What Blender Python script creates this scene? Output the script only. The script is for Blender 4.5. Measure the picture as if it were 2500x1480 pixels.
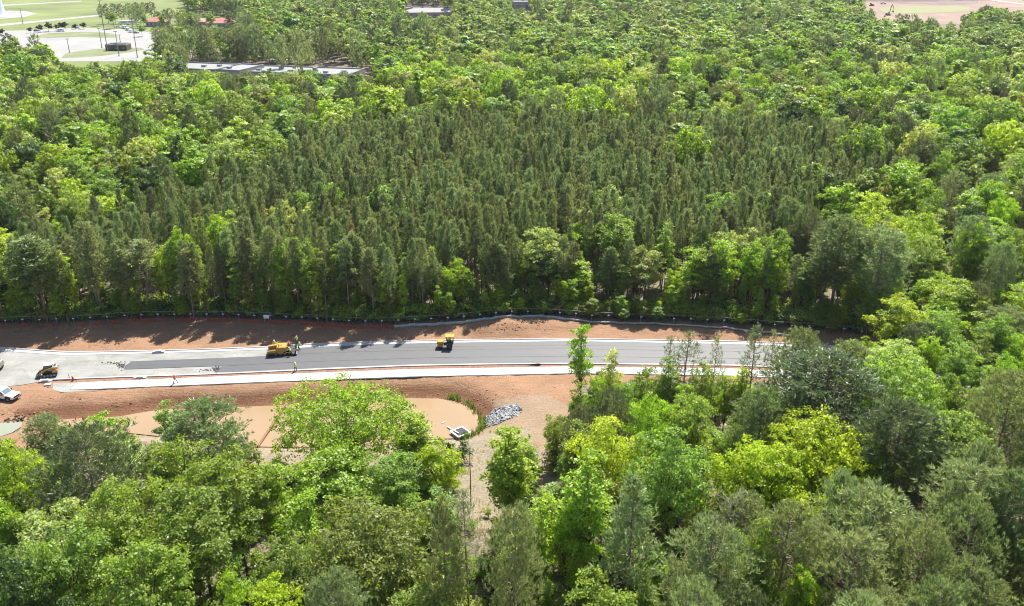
import bpy, math, random
import numpy as np
R = math.radians
S = bpy.context.scene
for o in list(bpy.data.objects): bpy.data.objects.remove(o)
COL = S.collection
rnd = random.Random(7)
rng = np.random.default_rng(7)

# ------------------------------------------------------------------ camera, sky, sun, exposure
FPX, TH, CH = 2200.0, R(22.7), 75.0          # focal length in px of a 2500 px wide frame, pitch down, height
cam = bpy.data.cameras.new('camera'); camo = bpy.data.objects.new('camera', cam); COL.objects.link(camo)
camo.location = (0, 0, CH); camo.rotation_euler = (R(90) - TH, 0, 0)
cam.sensor_width = 36; cam.lens = 36 * FPX / 2500; cam.clip_end = 9000; cam.clip_start = 1
S.camera = camo
W = bpy.data.worlds.new('World'); S.world = W; W.use_nodes = True
wn = W.node_tree; bgn = wn.nodes['Background']
sky = wn.nodes.new('ShaderNodeTexSky'); sky.sky_type = 'NISHITA'; sky.sun_disc = False
SUN_EL, SUN_AZ = R(55), R(22)
sky.sun_elevation = SUN_EL; sky.sun_rotation = SUN_AZ
wn.links.new(sky.outputs[0], bgn.inputs[0]); bgn.inputs[1].default_value = 0.09
sl = bpy.data.lights.new('sun', 'SUN'); sl.energy = 5.0; sl.angle = R(0.5); sl.color = (1.0, 0.955, 0.88)
so = bpy.data.objects.new('sun', sl); COL.objects.link(so); so.rotation_euler = (R(90) - SUN_EL, 0, -SUN_AZ + math.pi)
so.rotation_euler = (-(R(90) - SUN_EL), 0, -SUN_AZ)
so.location = (0, 0, 200)
VS = S.view_settings; VS.view_transform = 'Standard'; VS.look = 'None'; VS.gamma = 1; VS.use_curve_mapping = False
VS.exposure = 1.25
S.render.engine = 'CYCLES'
S.cycles.max_bounces = 6; S.cycles.diffuse_bounces = 3; S.cycles.transmission_bounces = 3; S.cycles.glossy_bounces = 2
S.cycles.use_denoising = True; S.cycles.pixel_filter_type = 'BLACKMAN_HARRIS'; S.cycles.filter_width = 1.1; S.cycles.sample_clamp_direct = 12; S.cycles.sample_clamp_indirect = 4

# ------------------------------------------------------------------ pixel <-> world (2500 x 1480 frame)
ct, st = math.cos(TH), math.sin(TH)
def w(x, y, z=0.0):
    u, v = (x - 1250) / FPX, (y - 740) / FPX
    t = (CH - z) / (st + v * ct)
    return (u * t, (ct - v * st) * t, z)
def pix(X, Y, Z):
    d = Y * ct - (Z - CH) * st
    return 1250 + FPX * X / d, 740 - FPX * ((Z - CH) * ct + Y * st) / d, d
def inpoly(px, py, poly):
    px = np.asarray(px, float); py = np.asarray(py, float)
    c = np.zeros(px.shape, bool); n = len(poly); j = n - 1
    for i in range(n):
        xi, yi = poly[i]; xj, yj = poly[j]
        if yi != yj:
            m = ((yi > py) != (yj > py)) & (px < (xj - xi) * (py - yi) / (yj - yi) + xi)
            c ^= m
        j = i
    return c
def polydist(X, Y, P):
    d = np.full(np.shape(X), 1e9)
    n = len(P)
    for i in range(n):
        ax, ay = P[i][:2]; bx, by = P[(i + 1) % n][:2]
        ex, ey = bx - ax, by - ay; L = ex * ex + ey * ey + 1e-9
        t = np.clip(((X - ax) * ex + (Y - ay) * ey) / L, 0, 1)
        d = np.minimum(d, np.hypot(X - ax - t * ex, Y - ay - t * ey))
    return d
def smooth_line(pts, step=20, x0=None, x1=None):
    xs = [p[0] for p in pts]; ys = [p[1] for p in pts]
    x0 = xs[0] if x0 is None else x0; x1 = xs[-1] if x1 is None else x1
    X = np.arange(x0, x1 + step, step); Yv = np.interp(X, xs, ys)
    pad = 4; Yp = np.interp(np.clip(np.concatenate([X[0] + np.arange(-pad, 0) * step, X, X[-1] + np.arange(1, pad + 1) * step]), xs[0], xs[-1]), xs, ys)
    k = np.array([1, 2, 3, 4, 3, 2, 1.]); k /= k.sum()
    Ys = np.convolve(Yp, k, 'same')[pad:-pad]
    Ys[0] = Yv[0]; Ys[-1] = Yv[-1]
    return list(zip(X, Ys))

# road lines traced on the photograph, turned into ground points
L0 = [(-260, 826), (-120, 838), (0, 849), (160, 860), (320, 858), (480, 854), (660, 847), (720, 842), (920, 834.5), (1080, 831), (1400, 827.4), (1800, 834), (1950, 840), (2150, 852), (2500, 880)]
L1 = [(-260, 834), (-120, 846), (0, 857), (160, 868), (320, 864.5), (480, 860), (660, 854), (720, 850), (920, 841), (1080, 837.6), (1400, 833.4), (1800, 841), (1950, 847), (2150, 860), (2500, 889)]
J1 = [(240, 886), (300, 883), (640, 870), (720, 864), (920, 857), (1080, 853), (1400, 851), (1800, 858), (2150, 876), (2500, 905)]
J2 = [(240, 904), (300, 902), (541, 893), (720, 884), (920, 877), (1080, 872), (1400, 869.6), (1800, 875), (2150, 891), (2500, 921)]
N0 = [(90, 927), (300, 919), (450, 914), (600, 907.5), (720, 902), (800, 898), (1000, 890.4), (1200, 887), (1400, 885.6), (1800, 890), (2150, 905), (2500, 936)]
N1 = [(90, 930.5), (300, 923), (450, 918.5), (600, 912.5), (720, 907), (800, 903.5), (1000, 895.5), (1200, 891.8), (1400, 890.2), (1800, 895), (2150, 911), (2500, 943)]
S0 = [(187, 934), (600, 916.6), (1000, 901.6), (1400, 894.6), (1800, 900), (2150, 917), (2500, 950)]
S1 = [(172, 951.8), (600, 934), (1000, 919), (1400, 911), (1800, 917), (2150, 936), (2500, 972)]
FB = [(-260, 812), (0, 800), (100, 797), (256, 792), (320, 786), (430, 784), (540, 784), (712, 790), (830, 798), (920, 800), (1000, 797), (1080, 793), (1208, 785), (1272, 778), (1370, 783), (1428, 787), (1620, 792), (1796, 801), (1990, 814), (2150, 828)]
POND_PX = [(60, 1035), (150, 1024), (290, 1017), (330, 1010), (390, 1000), (460, 998), (520, 996), (600, 993), (700, 989), (800, 983), (900, 977), (960, 974), (1000, 972), (1070, 973), (1110, 980), (1140, 992), (1162, 1008), (1173, 1026), (1170, 1046), (1150, 1062), (1120, 1070), (1060, 1072), (1000, 1078), (900, 1088), (700, 1092), (620, 1090), (560, 1084), (400, 1066), (300, 1056), (200, 1050), (90, 1046)]
PZ = -1.8
POND = [w(x, y, PZ)[:2] for x, y in POND_PX]
PUD_PX = [(-140, 1040), (-40, 1040), (10, 1032), (36, 1027), (54, 1030), (52, 1042), (30, 1056), (0, 1066), (-60, 1076), (-140, 1080)]
PUD = [w(x, y, -0.8)[:2] for x, y in PUD_PX]
CLAY_PX = [(x, y + 1) for x, y in FB] + [(2300, 850), (2400, 985), (2150, 950), (1900, 935), (1600, 928), (1420, 940), (1400, 985), (1388, 1040), (1370, 1085), (1345, 1120), (1290, 1085), (1180, 1100), (1140, 1085), (1000, 1105), (600, 1112), (300, 1080), (-260, 1110)]
SAND_PX = [(1130, 965), (1230, 975), (1330, 960), (1390, 990), (1380, 1080), (1400, 1200), (1300, 1290), (1160, 1290), (1080, 1160), (640, 1150), (560, 1100), (1100, 1075), (1175, 1050), (1180, 1010)]

def hfun(X, Y):
    """height of the ground"""
    X = np.asarray(X, float); Y = np.asarray(Y, float)
    h = 0.10 * np.sin(X * .31 + 1.3) * np.cos(Y * .27) + 0.06 * np.sin(X * .9 + Y * .5) + 0.03 * np.sin(Y * 1.9 - X * 1.1)
    px, py, _ = pix(X, Y, 0)
    lx = [p[0] for p in L0]
    top = np.interp(px, lx, [p[1] for p in L0]); bot = np.interp(px, [p[0] for p in S1], [p[1] for p in S1])
    bot = np.where(px < 172, np.interp(px, [-260, 0, 90, 172], [1000, 948, 944, 951]), bot)
    inr = np.clip((py - top + 6) / 6, 0, 1) * np.clip((bot + 6 - py) / 6, 0, 1)
    fb = np.interp(px, [p[0] for p in FB], [p[1] for p in FB])
    rise = 0.9 * np.clip((top - 4 - py) / np.maximum(top - 4 - fb, 3), 0, 1) ** 1.3
    h = h * (1 - inr) + rise - 0.06 * inr
    # windrows of loose soil near the fence
    for (bx, by, r, a) in MOUNDS:
        d2 = ((X - bx) / r[0]) ** 2 + ((Y - by) / r[1]) ** 2
        h = h + a * np.exp(-d2 * 2)
    pin = inpoly(X, Y, POND); pd = polydist(X, Y, POND)
    d = np.where(pin, -pd, pd)
    f = np.clip(d / 5.5, 0, 1); f = f * f * (3 - 2 * f)
    hb = (PZ - 0.12) * (1 - f) + h * f
    hb = np.where(d < 0, PZ - 0.15 + np.maximum(d, -8) * .15, hb)
    h = np.where(d < 5.5, hb, h)
    pin = inpoly(X, Y, PUD); pd = polydist(X, Y, PUD); d = np.where(pin, -pd, pd)
    f = np.clip(d / 2.5, 0, 1)
    h = np.where(d < 2.5, np.where(d < 0, -1.0 + np.maximum(d, -3) * .2, -0.86 * (1 - f) + h * f), h)
    return h
MOUNDS = [(w(1235, 806)[0], w(1235, 806)[1], (9, 4.5), 1.0), (w(1330, 800)[0], w(1330, 800)[1], (12, 4), .7), (w(1180, 812)[0], w(1180, 812)[1], (3, 3), .6),
          (w(70, 1000)[0], w(70, 1000)[1], (6, 2.5), .7), (w(1060, 975)[0] , w(1060, 962)[1], (8, 2), .35)]
def hz(X, Y): return float(hfun(np.array([X]), np.array([Y]))[0])

# ------------------------------------------------------------------ materials
def mat(name):
    m = bpy.data.materials.new(name); m.use_nodes = True
    nt = m.node_tree; return m, nt, nt.nodes['Principled BSDF']
def N(nt, t, **k):
    n = nt.nodes.new(t)
    for a, b in k.items(): setattr(n, a, b)
    return n
def noise(nt, scale, detail=4, rough=.6, vec=None, dist=0):
    n = N(nt, 'ShaderNodeTexNoise'); n.inputs['Scale'].default_value = scale; n.inputs['Detail'].default_value = detail
    n.inputs['Roughness'].default_value = rough; n.inputs['Distortion'].default_value = dist
    if vec is None: vec = N(nt, 'ShaderNodeNewGeometry').outputs['Position']
    nt.links.new(vec, n.inputs['Vector']); return n.outputs['Fac']
def ramp(nt, fac, stops):
    r = N(nt, 'ShaderNodeValToRGB'); e = r.color_ramp.elements
    while len(e) > 1: e.remove(e[-1])
    e[0].position = stops[0][0]; e[0].color = (*stops[0][1], 1) if len(stops[0][1]) == 3 else stops[0][1]
    for p, c in stops[1:]:
        q = e.new(p); q.color = (*c, 1)
    nt.links.new(fac, r.inputs['Fac']); return r.outputs['Color']
def mixc(nt, fac, a, b, mode='MIX'):
    n = N(nt, 'ShaderNodeMix', data_type='RGBA', blend_type=mode)
    for i, v in ((0, fac), (6, a), (7, b)):
        if isinstance(v, (int, float)): n.inputs[i].default_value = v
        elif isinstance(v, tuple): n.inputs[i].default_value = (*v, 1)
        else: nt.links.new(v, n.inputs[i])
    return n.outputs[2]
def math_(nt, op, a, b=None, clamp=False):
    n = N(nt, 'ShaderNodeMath', operation=op); n.use_clamp = clamp
    for i, v in ((0, a), (1, b)):
        if v is None: continue
        if isinstance(v, (int, float)): n.inputs[i].default_value = v
        else: nt.links.new(v, n.inputs[i])
    return n.outputs[0]
def stretched(nt, sx, sy, sz=1):
    g = N(nt, 'ShaderNodeNewGeometry'); m = N(nt, 'ShaderNodeMapping'); m.inputs['Scale'].default_value = (sx, sy, sz)
    nt.links.new(g.outputs['Position'], m.inputs['Vector']); return m.outputs['Vector']
def bump(nt, bsdf, h, strength=.5, dist=.05):
    b = N(nt, 'ShaderNodeBump'); b.inputs['Strength'].default_value = strength; b.inputs['Distance'].default_value = dist
    nt.links.new(h, b.inputs['Height']); nt.links.new(b.outputs[0], bsdf.inputs['Normal'])
def simple(name, col, rough=.6, metal=0, var=.25, scale=6, spec=.4, coat=0):
    m, nt, b = mat(name)
    f = noise(nt, scale, 3)
    c = ramp(nt, f, [(.3, tuple(x * (1 - var) for x in col)), (.7, tuple(min(1, x * (1 + var * .6)) for x in col))])
    nt.links.new(c, b.inputs['Base Color']); b.inputs['Roughness'].default_value = rough; b.inputs['Metallic'].default_value = metal
    b.inputs['Specular IOR Level'].default_value = spec; b.inputs['Coat Weight'].default_value = coat
    return m

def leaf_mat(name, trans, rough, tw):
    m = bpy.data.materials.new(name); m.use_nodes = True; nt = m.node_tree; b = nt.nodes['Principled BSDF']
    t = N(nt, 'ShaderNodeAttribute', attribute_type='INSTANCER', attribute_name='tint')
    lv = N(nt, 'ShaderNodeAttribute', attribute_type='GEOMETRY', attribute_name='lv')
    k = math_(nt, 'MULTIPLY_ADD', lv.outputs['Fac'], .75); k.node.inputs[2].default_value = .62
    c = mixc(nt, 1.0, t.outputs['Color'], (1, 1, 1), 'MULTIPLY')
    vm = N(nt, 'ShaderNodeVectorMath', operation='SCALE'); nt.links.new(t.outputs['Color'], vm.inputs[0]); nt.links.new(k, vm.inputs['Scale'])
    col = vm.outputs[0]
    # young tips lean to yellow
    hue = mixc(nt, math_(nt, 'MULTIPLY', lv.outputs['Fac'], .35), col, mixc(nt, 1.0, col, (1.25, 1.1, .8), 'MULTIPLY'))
    nt.links.new(hue, b.inputs['Base Color']); b.inputs['Roughness'].default_value = rough; b.inputs['Specular IOR Level'].default_value = .35
    tr = N(nt, 'ShaderNodeBsdfTranslucent'); nt.links.new(mixc(nt, 1.0, hue, tw, 'MULTIPLY'), tr.inputs[0])
    mx = N(nt, 'ShaderNodeMixShader'); mx.inputs[0].default_value = trans
    nt.links.new(b.outputs[0], mx.inputs[1]); nt.links.new(tr.outputs[0], mx.inputs[2]); nt.links.new(mx.outputs[0], nt.nodes['Material Output'].inputs[0])
    return m
M = {}
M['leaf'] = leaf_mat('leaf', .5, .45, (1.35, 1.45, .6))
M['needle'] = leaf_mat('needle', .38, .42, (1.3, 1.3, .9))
M['bark'] = simple('bark', (.10, .078, .06), .9, var=.45, scale=2.2, spec=.2)
M['pinebark'] = simple('pinebark', (.26, .20, .165), .9, var=.4, scale=2.2, spec=.2)
M['deadwood'] = simple('deadwood', (.34, .31, .29), .9, var=.3, scale=2)

def ground_mat():
    m, nt, b = mat('ground_soil')
    at = N(nt, 'ShaderNodeAttribute', attribute_type='GEOMETRY', attribute_name='mask')
    sp = N(nt, 'ShaderNodeSeparateColor'); nt.links.new(at.outputs['Color'], sp.inputs[0])
    n1 = noise(nt, .35, 8, .7); n2 = noise(nt, 2.5, 6, .65); n3 = noise(nt, 9, 4, .7)
    # forest floor: pale leaf litter, brown mulch, green tufts
    lit = ramp(nt, n2, [(.3, (.08, .06, .045)), (.5, (.18, .14, .11)), (.68, (.30, .25, .205))])
    gr = ramp(nt, n1, [(.52, (0, 0, 0)), (.66, (1, 1, 1))])
    floor = mixc(nt, gr, lit, (.10, .13, .035))
    # graded clay with tracks along the road
    st_ = noise(nt, 1.0, 5, .6, stretched(nt, .06, 1.1))
    st2 = noise(nt, 1.0, 6, .7, stretched(nt, .25, 3.2))
    cl = ramp(nt, st_, [(.25, (0.180, 0.090, 0.054)), (.5, (0.259, 0.144, 0.090)), (.75, (0.317, 0.202, 0.133))])
    cl = mixc(nt, .55, cl, ramp(nt, st2, [(.3, (0.187, 0.097, 0.058)), (.7, (0.317, 0.202, 0.133))]))
    dk = ramp(nt, noise(nt, .12, 6, .7), [(.35, (.72, .68, .66)), (.6, (1.05, 1.05, 1.05))])
    cl = mixc(nt, 1.0, cl, dk, 'MULTIPLY')
    cl = mixc(nt, .5, cl, ramp(nt, n3, [(.2, (0.144, 0.076, 0.047)), (.8, (0.331, 0.216, 0.144))]))
    tick = noise(nt, 1.0, 2, .5, stretched(nt, 5.5, .9)); band = ramp(nt, noise(nt, 1.0, 2, .5, stretched(nt, .02, .55)), [(.5, (0, 0, 0)), (.58, (1, 1, 1))])
    cl = mixc(nt, math_(nt, 'MULTIPLY', band, .6), cl, mixc(nt, 1.0, cl, ramp(nt, tick, [(.4, (.72, .70, .68)), (.6, (1.22, 1.24, 1.26))]), 'MULTIPLY'))
    cl = mixc(nt, 1.0, cl, (1.13, 1.12, 1.04), 'MULTIPLY')
    tanv = (1.0, 1.06, 1.0)
    sand = ramp(nt, n2, [(.3, (0.180, 0.133, 0.090)), (.55, (0.259, 0.205, 0.155)), (.75, (0.302, 0.259, 0.209))])
    sand = mixc(nt, 1.0, sand, tanv, 'MULTIPLY')
    e = lambda ch, lo, hi: math_(nt, 'SMOOTHSTEP' if False else 'MULTIPLY', math_(nt, 'SUBTRACT', math_(nt, 'ADD', ch, math_(nt, 'MULTIPLY', math_(nt, 'SUBTRACT', n2, .5), .7)), lo), 1 / (hi - lo), True)
    c = mixc(nt, e(sp.outputs[1], .4, .7), floor, sand)
    c2 = mixc(nt, math_(nt, 'MULTIPLY', e(sp.outputs[1], .3, .9), .55), cl, sand)
    c = mixc(nt, e(sp.outputs[0], .4, .6), c, c2)
    # darker clay toward the water on the far pond bank
    c = mixc(nt, e(sp.outputs[2], .35, .7), c, mixc(nt, 1.0, cl, (.60, .50, .46), 'MULTIPLY'))
    nt.links.new(c, b.inputs['Base Color']); b.inputs['Roughness'].default_value = .95; b.inputs['Specular IOR Level'].default_value = .15
    hh = math_(nt, 'ADD', math_(nt, 'MULTIPLY', st2, .8), math_(nt, 'ADD', n2, math_(nt, 'MULTIPLY', n3, .5)))
    bump(nt, b, hh, .9, .22)
    return m
M['ground'] = ground_mat()
M['verge'] = simple('verge_clay', (.21, .115, .075), .95, var=.35, scale=1.5)
def asphalt_mat():
    m, nt, b = mat('fresh_asphalt')
    a = noise(nt, 1.0, 5, .6, stretched(nt, .05, .9)); a2 = noise(nt, .5, 3); a3 = noise(nt, 25, 2)
    c = ramp(nt, a, [(.3, (.046, .049, .053)), (.7, (.074, .077, .081))])
    c = mixc(nt, .3, c, ramp(nt, a2, [(.3, (.06, .063, .068)), (.7, (.09, .093, .098))]))
    c = mixc(nt, .3, c, ramp(nt, a3, [(.3, (.045, .045, .05)), (.7, (.11, .11, .115))]))
    nt.links.new(c, b.inputs['Base Color']); b.inputs['Roughness'].default_value = .55; b.inputs['Specular IOR Level'].default_value = .5
    bump(nt, b, a3, .25, .01); return m
M['asphalt'] = asphalt_mat()
M['joint'] = simple('joint_tar', (.045, .045, .05), .6, var=.4, scale=1.5)
def gravel_mat():
    m, nt, b = mat('crushed_stone_base')
    a = noise(nt, 1.0, 6, .7, stretched(nt, .12, .7)); a2 = noise(nt, .16, 7, .75, dist=1.0); a3 = noise(nt, 18, 3, .8)
    c = ramp(nt, a2, [(.40, (.10, .104, .095)), (.48, (.185, .185, .17)), (.60, (.27, .265, .24))])
    c = mixc(nt, .45, c, ramp(nt, a, [(.35, (.13, .133, .12)), (.6, (.29, .285, .26))]))
    c = mixc(nt, .3, c, ramp(nt, a3, [(.3, (.18, .18, .17)), (.7, (.38, .38, .36))]))
    nt.links.new(c, b.inputs['Base Color']); b.inputs['Roughness'].default_value = .9; bump(nt, b, math_(nt, 'ADD', a3, a), .8, .08); return m
M['gravel'] = gravel_mat()
M['concrete'] = simple('new_concrete', (.45, .45, .44), .8, var=.05, scale=.8)
M['curb'] = simple('kerb_concrete', (.36, .35, .34), .8, var=.10, scale=.6)
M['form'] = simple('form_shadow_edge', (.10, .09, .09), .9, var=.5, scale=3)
def water_mat(name, c1, c2):
    m, nt, b = mat(name)
    f = noise(nt, .12, 4, .5); c = ramp(nt, f, [(.35, c1), (.65, c2)])
    nt.links.new(c, b.inputs['Base Color']); b.inputs['Roughness'].default_value = .12; b.inputs['Specular IOR Level'].default_value = .3
    bump(nt, b, noise(nt, 3.5, 3), .06, .02); return m
M['muddy'] = water_mat('muddy_water', (.262, .180, .100), (.285, .196, .112))
M['pale_water'] = water_mat('milky_green_water', (.21, .225, .165), (.23, .245, .18))
M['stone'] = simple('riprap_stone', (.27, .275, .275), .8, var=.5, scale=1.7)
M['yellow'] = simple('machine_yellow', (.50, .26, .045), .4, var=.12, scale=2, coat=.2)
M['black'] = simple('black_rubber', (.022, .022, .024), .7, var=.4)
M['darkmetal'] = simple('dark_steel', (.06, .06, .065), .5, .3, var=.4)
M['grey'] = simple('grey_steel', (.28, .29, .30), .45, .2, var=.2)
M['lightgrey'] = simple('light_grey_paint', (.5, .52, .53), .5, var=.15)
M['white'] = simple('white_paint', (.80, .80, .80), .35, var=.04, coat=.3)
M['chrome'] = simple('chrome', (.7, .7, .72), .2, .9, var=.05)
M['glass'] = simple('tinted_glass', (.10, .14, .18), .06, var=.1, spec=1.0)
M['lamp'] = simple('lamp_lens', (.75, .75, .7), .2)
M['amber'] = simple('amber_lens', (.8, .3, .03), .3)
M['hivis'] = simple('hi_vis_yellow', (.52, .68, .05), .8, var=.1)
M['hivis_orange'] = simple('hi_vis_orange', (.85, .17, .03), .8, var=.1)
M['helmet'] = simple('white_helmet', (.82, .82, .80), .35, var=.03)
M['helmet_orange'] = simple('orange_helmet', (.75, .22, .05), .4, var=.05)
M['skin'] = simple('skin', (.42, .24, .16), .6, var=.1)
M['hair'] = simple('hair', (.05, .035, .025), .8)
M['jeans'] = simple('dark_trousers', (.06, .07, .10), .9, var=.2)
M['jeans_grey'] = simple('grey_trousers', (.22, .23, .24), .9, var=.2)
M['boot'] = simple('boot', (.09, .06, .04), .8)
M['red'] = simple('red_paint', (.42, .05, .05), .5, var=.1)
M['orange_mesh'] = simple('orange_plastic', (.4, .035, .02), .7, var=.2, scale=1)
M['sock'] = simple('pale_fabric', (.34, .345, .31), .85, var=.18, scale=1.2)
M['galv'] = simple('galvanised', (.34, .36, .38), .5, .5, var=.2)
M['pole'] = simple('weathered_pole', (.30, .26, .23), .8, var=.2)
M['rustpipe'] = simple('rusty_pipe', (.22, .11, .06), .8, var=.3)
M['grass'] = simple('field_grass', (.135, .165, .045), .95, var=.35, scale=.02)
M['grass2'] = simple('verge_grass', (.15, .17, .075), .95, var=.3, scale=.05)
M['pave'] = simple('far_pavement', (.245, .24, .225), .9, var=.12, scale=.05)
M['farroad'] = simple('far_road', (.28, .265, .245), .9, var=.1, scale=.1)
M['farclay'] = simple('far_clay', (.21, .145, .11), .95, var=.18, scale=.04)
M['fardirt'] = simple('far_dirt', (.16, .115, .10), .95, var=.3, scale=.05)
M['farpond'] = simple('far_pond_water', (.20, .20, .10), .7, var=.05, scale=.02, spec=.05)
M['redroof'] = simple('red_roof', (.36, .12, .095), .7, var=.12, scale=.3)
M['whiteroof'] = simple('white_membrane', (.205, .21, .215), .7, var=.08, scale=.1)
M['parapet'] = simple('parapet', (.26, .25, .24), .8, var=.1)
M['wall'] = simple('pale_wall', (.36, .34, .32), .8, var=.1)
M['brick'] = simple('brown_brick', (.09, .065, .05), .9, var=.2)
M['tower'] = simple('tower_paint', (.42, .50, .55), .5, var=.06, scale=.1)

# ------------------------------------------------------------------ mesh helpers
class MB:
    def __init__(s): s.v = []; s.f = []
    def add(s, vs, fs):
        o = len(s.v); s.v += [tuple(v) for v in vs]; s.f += [tuple(o + i for i in f) for f in fs]; return s
    def box(s, c, d, rz=0, ry=0):
        cx, cy, cz = c; dx, dy, dz = (d[0] / 2, d[1] / 2, d[2] / 2); vs = []
        for x in (-dx, dx):
            for y in (-dy, dy):
                for z in (-dz, dz):
                    X, Z = x * math.cos(ry) + z * math.sin(ry), -x * math.sin(ry) + z * math.cos(ry)
                    X, Y = X * math.cos(rz) - y * math.sin(rz), X * math.sin(rz) + y * math.cos(rz)
                    vs.append((cx + X, cy + Y, cz + Z))
        return s.add(vs, [(0, 1, 3, 2), (4, 6, 7, 5), (0, 4, 5, 1), (2, 3, 7, 6), (0, 2, 6, 4), (1, 5, 7, 3)])
    def prism(s, prof, y0, y1, taper=None):
        n = len(prof); a = [(x, y0, z) for x, z in prof]; b = [(x, y1, z) for x, z in (taper or prof)]
        return s.add(a + b, [tuple(range(n)), tuple(range(2 * n - 1, n - 1, -1))] + [(i, i + n, (i + 1) % n + n, (i + 1) % n) for i in range(n)])
    def tube(s, pts, rad, n=8, caps=True, sq=1.0):
        pts = [np.array(p, float) for p in pts]
        if not hasattr(rad, '__len__'): rad = [rad] * len(pts)
        o = len(s.v); vs = []; fs = []
        for i, p in enumerate(pts):
            t = pts[min(i + 1, len(pts) - 1)] - pts[max(i - 1, 0)]; t = t / (np.linalg.norm(t) + 1e-9)
            r = np.array((0, 1., 0)) if abs(t[1]) < .9 else np.array((1., 0, 0))
            a = np.cross(r, t); a /= np.linalg.norm(a); b = np.cross(t, a)
            for k in range(n):
                an = 2 * math.pi * k / n
                vs.append(p + rad[i] * (math.cos(an) * a + math.sin(an) * b * sq))
        for i in range(len(pts) - 1):
            for k in range(n):
                fs.append((i * n + k, i * n + (k + 1) % n, (i + 1) * n + (k + 1) % n, (i + 1) * n + k))
        if caps: fs += [tuple(range(n - 1, -1, -1)), tuple(range((len(pts) - 1) * n, len(pts) * n))]
        return s.add(vs, fs)
    def cyl(s, c, r, h, axis='z', n=20):
        d = {'z': (0, 0, 1), 'y': (0, 1, 0), 'x': (1, 0, 0)}[axis]; c = np.array(c, float); d = np.array(d) * h / 2
        return s.tube([c - d, c + d], r, n)
    def dome(s, c, r, n=12, m=4, sz=1.0):
        pts = []; fs = []
        for j in range(m):
            a = j / m * math.pi / 2
            for k in range(n):
                pts.append((c[0] + r * math.cos(a) * math.cos(2 * math.pi * k / n), c[1] + r * math.cos(a) * math.sin(2 * math.pi * k / n), c[2] + r * sz * math.sin(a)))
        pts.append((c[0], c[1], c[2] + r * sz))
        for j in range(m - 1):
            for k in range(n): fs.append((j * n + k, j * n + (k + 1) % n, (j + 1) * n + (k + 1) % n, (j + 1) * n + k))
        for k in range(n): fs.append(((m - 1) * n + k, (m - 1) * n + (k + 1) % n, m * n))
        fs.append(tuple(range(n - 1, -1, -1)))
        return s.add(pts, fs)
    def build(s, name, m, parent=None, smooth=False, bevel=0, col=True):
        me = bpy.data.meshes.new(name); me.from_pydata(s.v, [], s.f); me.materials.append(m); me.update()
        if smooth: me.polygons.foreach_set('use_smooth', [True] * len(me.polygons))
        o = bpy.data.objects.new(name, me)
        if col: COL.objects.link(o)
        if parent is not None: o.parent = parent
        if bevel:
            b = o.modifiers.new('bevel', 'BEVEL'); b.width = bevel; b.segments = 2; b.limit_method = 'ANGLE'
        return o
def tag(o, label=None, cat=None, group=None, kind=None):
    for k, v in (('label', label), ('category', cat), ('group', group), ('kind', kind)):
        if v: o[k] = v
    return o
def empty(name, loc, rz=0, label=None, cat=None, group=None):
    o = bpy.data.objects.new(name, None); COL.objects.link(o); o.location = loc; o.rotation_euler = (0, 0, rz); o.empty_display_size = .3
    return tag(o, label, cat, group)
def copy_tree(o, parent=None):
    c = o.copy(); COL.objects.link(c); c.parent = parent
    for ch in [x for x in o.children]: copy_tree(ch, c)
    return c
def struct(name, mb, m, **k): return tag(mb.build(name, m, **k), kind='structure')

# ------------------------------------------------------------------ ground
def axis(lo, hi, d, lo2, hi2, g):
    a = list(np.arange(lo, hi, d)); s = d; x = a[-1]
    up = []
    while x < hi2: s = min(s * g, 25); x += s; up.append(x)
    s = d; x = lo; dn = []
    while x > lo2: s = min(s * g, 25); x -= s; dn.append(x)
    return np.array(dn[::-1] + a + up)
gx = axis(-110, 110, .5, -3500, 3500, 1.12); gy = axis(92, 222, .45, -300, 6500, 1.12)
GX, GY = np.meshgrid(gx, gy); nx, ny = len(gx), len(gy)
hx, hy = GX.ravel(), GY.ravel()
HH = np.zeros_like(hx); near = (np.abs(hx) < 170) & (hy > 60) & (hy < 300)
HH[near] = hfun(hx[near], hy[near])
HH += rng.normal(0, .02, HH.shape) * near
far_f = np.clip((hy - 260) / 60, 0, 1); HH = np.where(near, HH, 0)
V = np.stack([hx, hy, HH], 1)
ppx, ppy, dd = pix(hx, np.where(hy > 5, hy, 5), 0)
mk = np.zeros((len(hx), 4), np.float32); mk[:, 3] = 1
mk[:, 0] = (inpoly(ppx, ppy, CLAY_PX) & near)
mk[:, 1] = (inpoly(ppx, ppy, SAND_PX) & near)
pdm = polydist(hx[near], hy[near], POND); pinm = inpoly(hx[near], hy[near], POND)
bank_dark = np.clip(1 - pdm / 4.5, 0, 1) * (~pinm) * (ppy[near] < 1000)
mk[near, 2] = np.clip(bank_dark * 1.6, 0, 1)
mk[near, 0] = np.maximum(mk[near, 0], (pdm < 2.5) & (ppy[near] < 1035)); mk[near, 1] = np.maximum(mk[near, 1], (pdm < 4) & (ppy[near] >= 1035)); mk[near, 0] *= ~((ppy[near] > 1045) & (ppx[near] > 250) & (ppx[near] < 1300) & (pdm > .3))
idx = np.arange(nx * ny).reshape(ny, nx)
F = np.stack([idx[:-1, :-1].ravel(), idx[:-1, 1:].ravel(), idx[1:, 1:].ravel(), idx[1:, :-1].ravel()], 1)
isclay = mk[F, 0].mean(1) > .5
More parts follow.
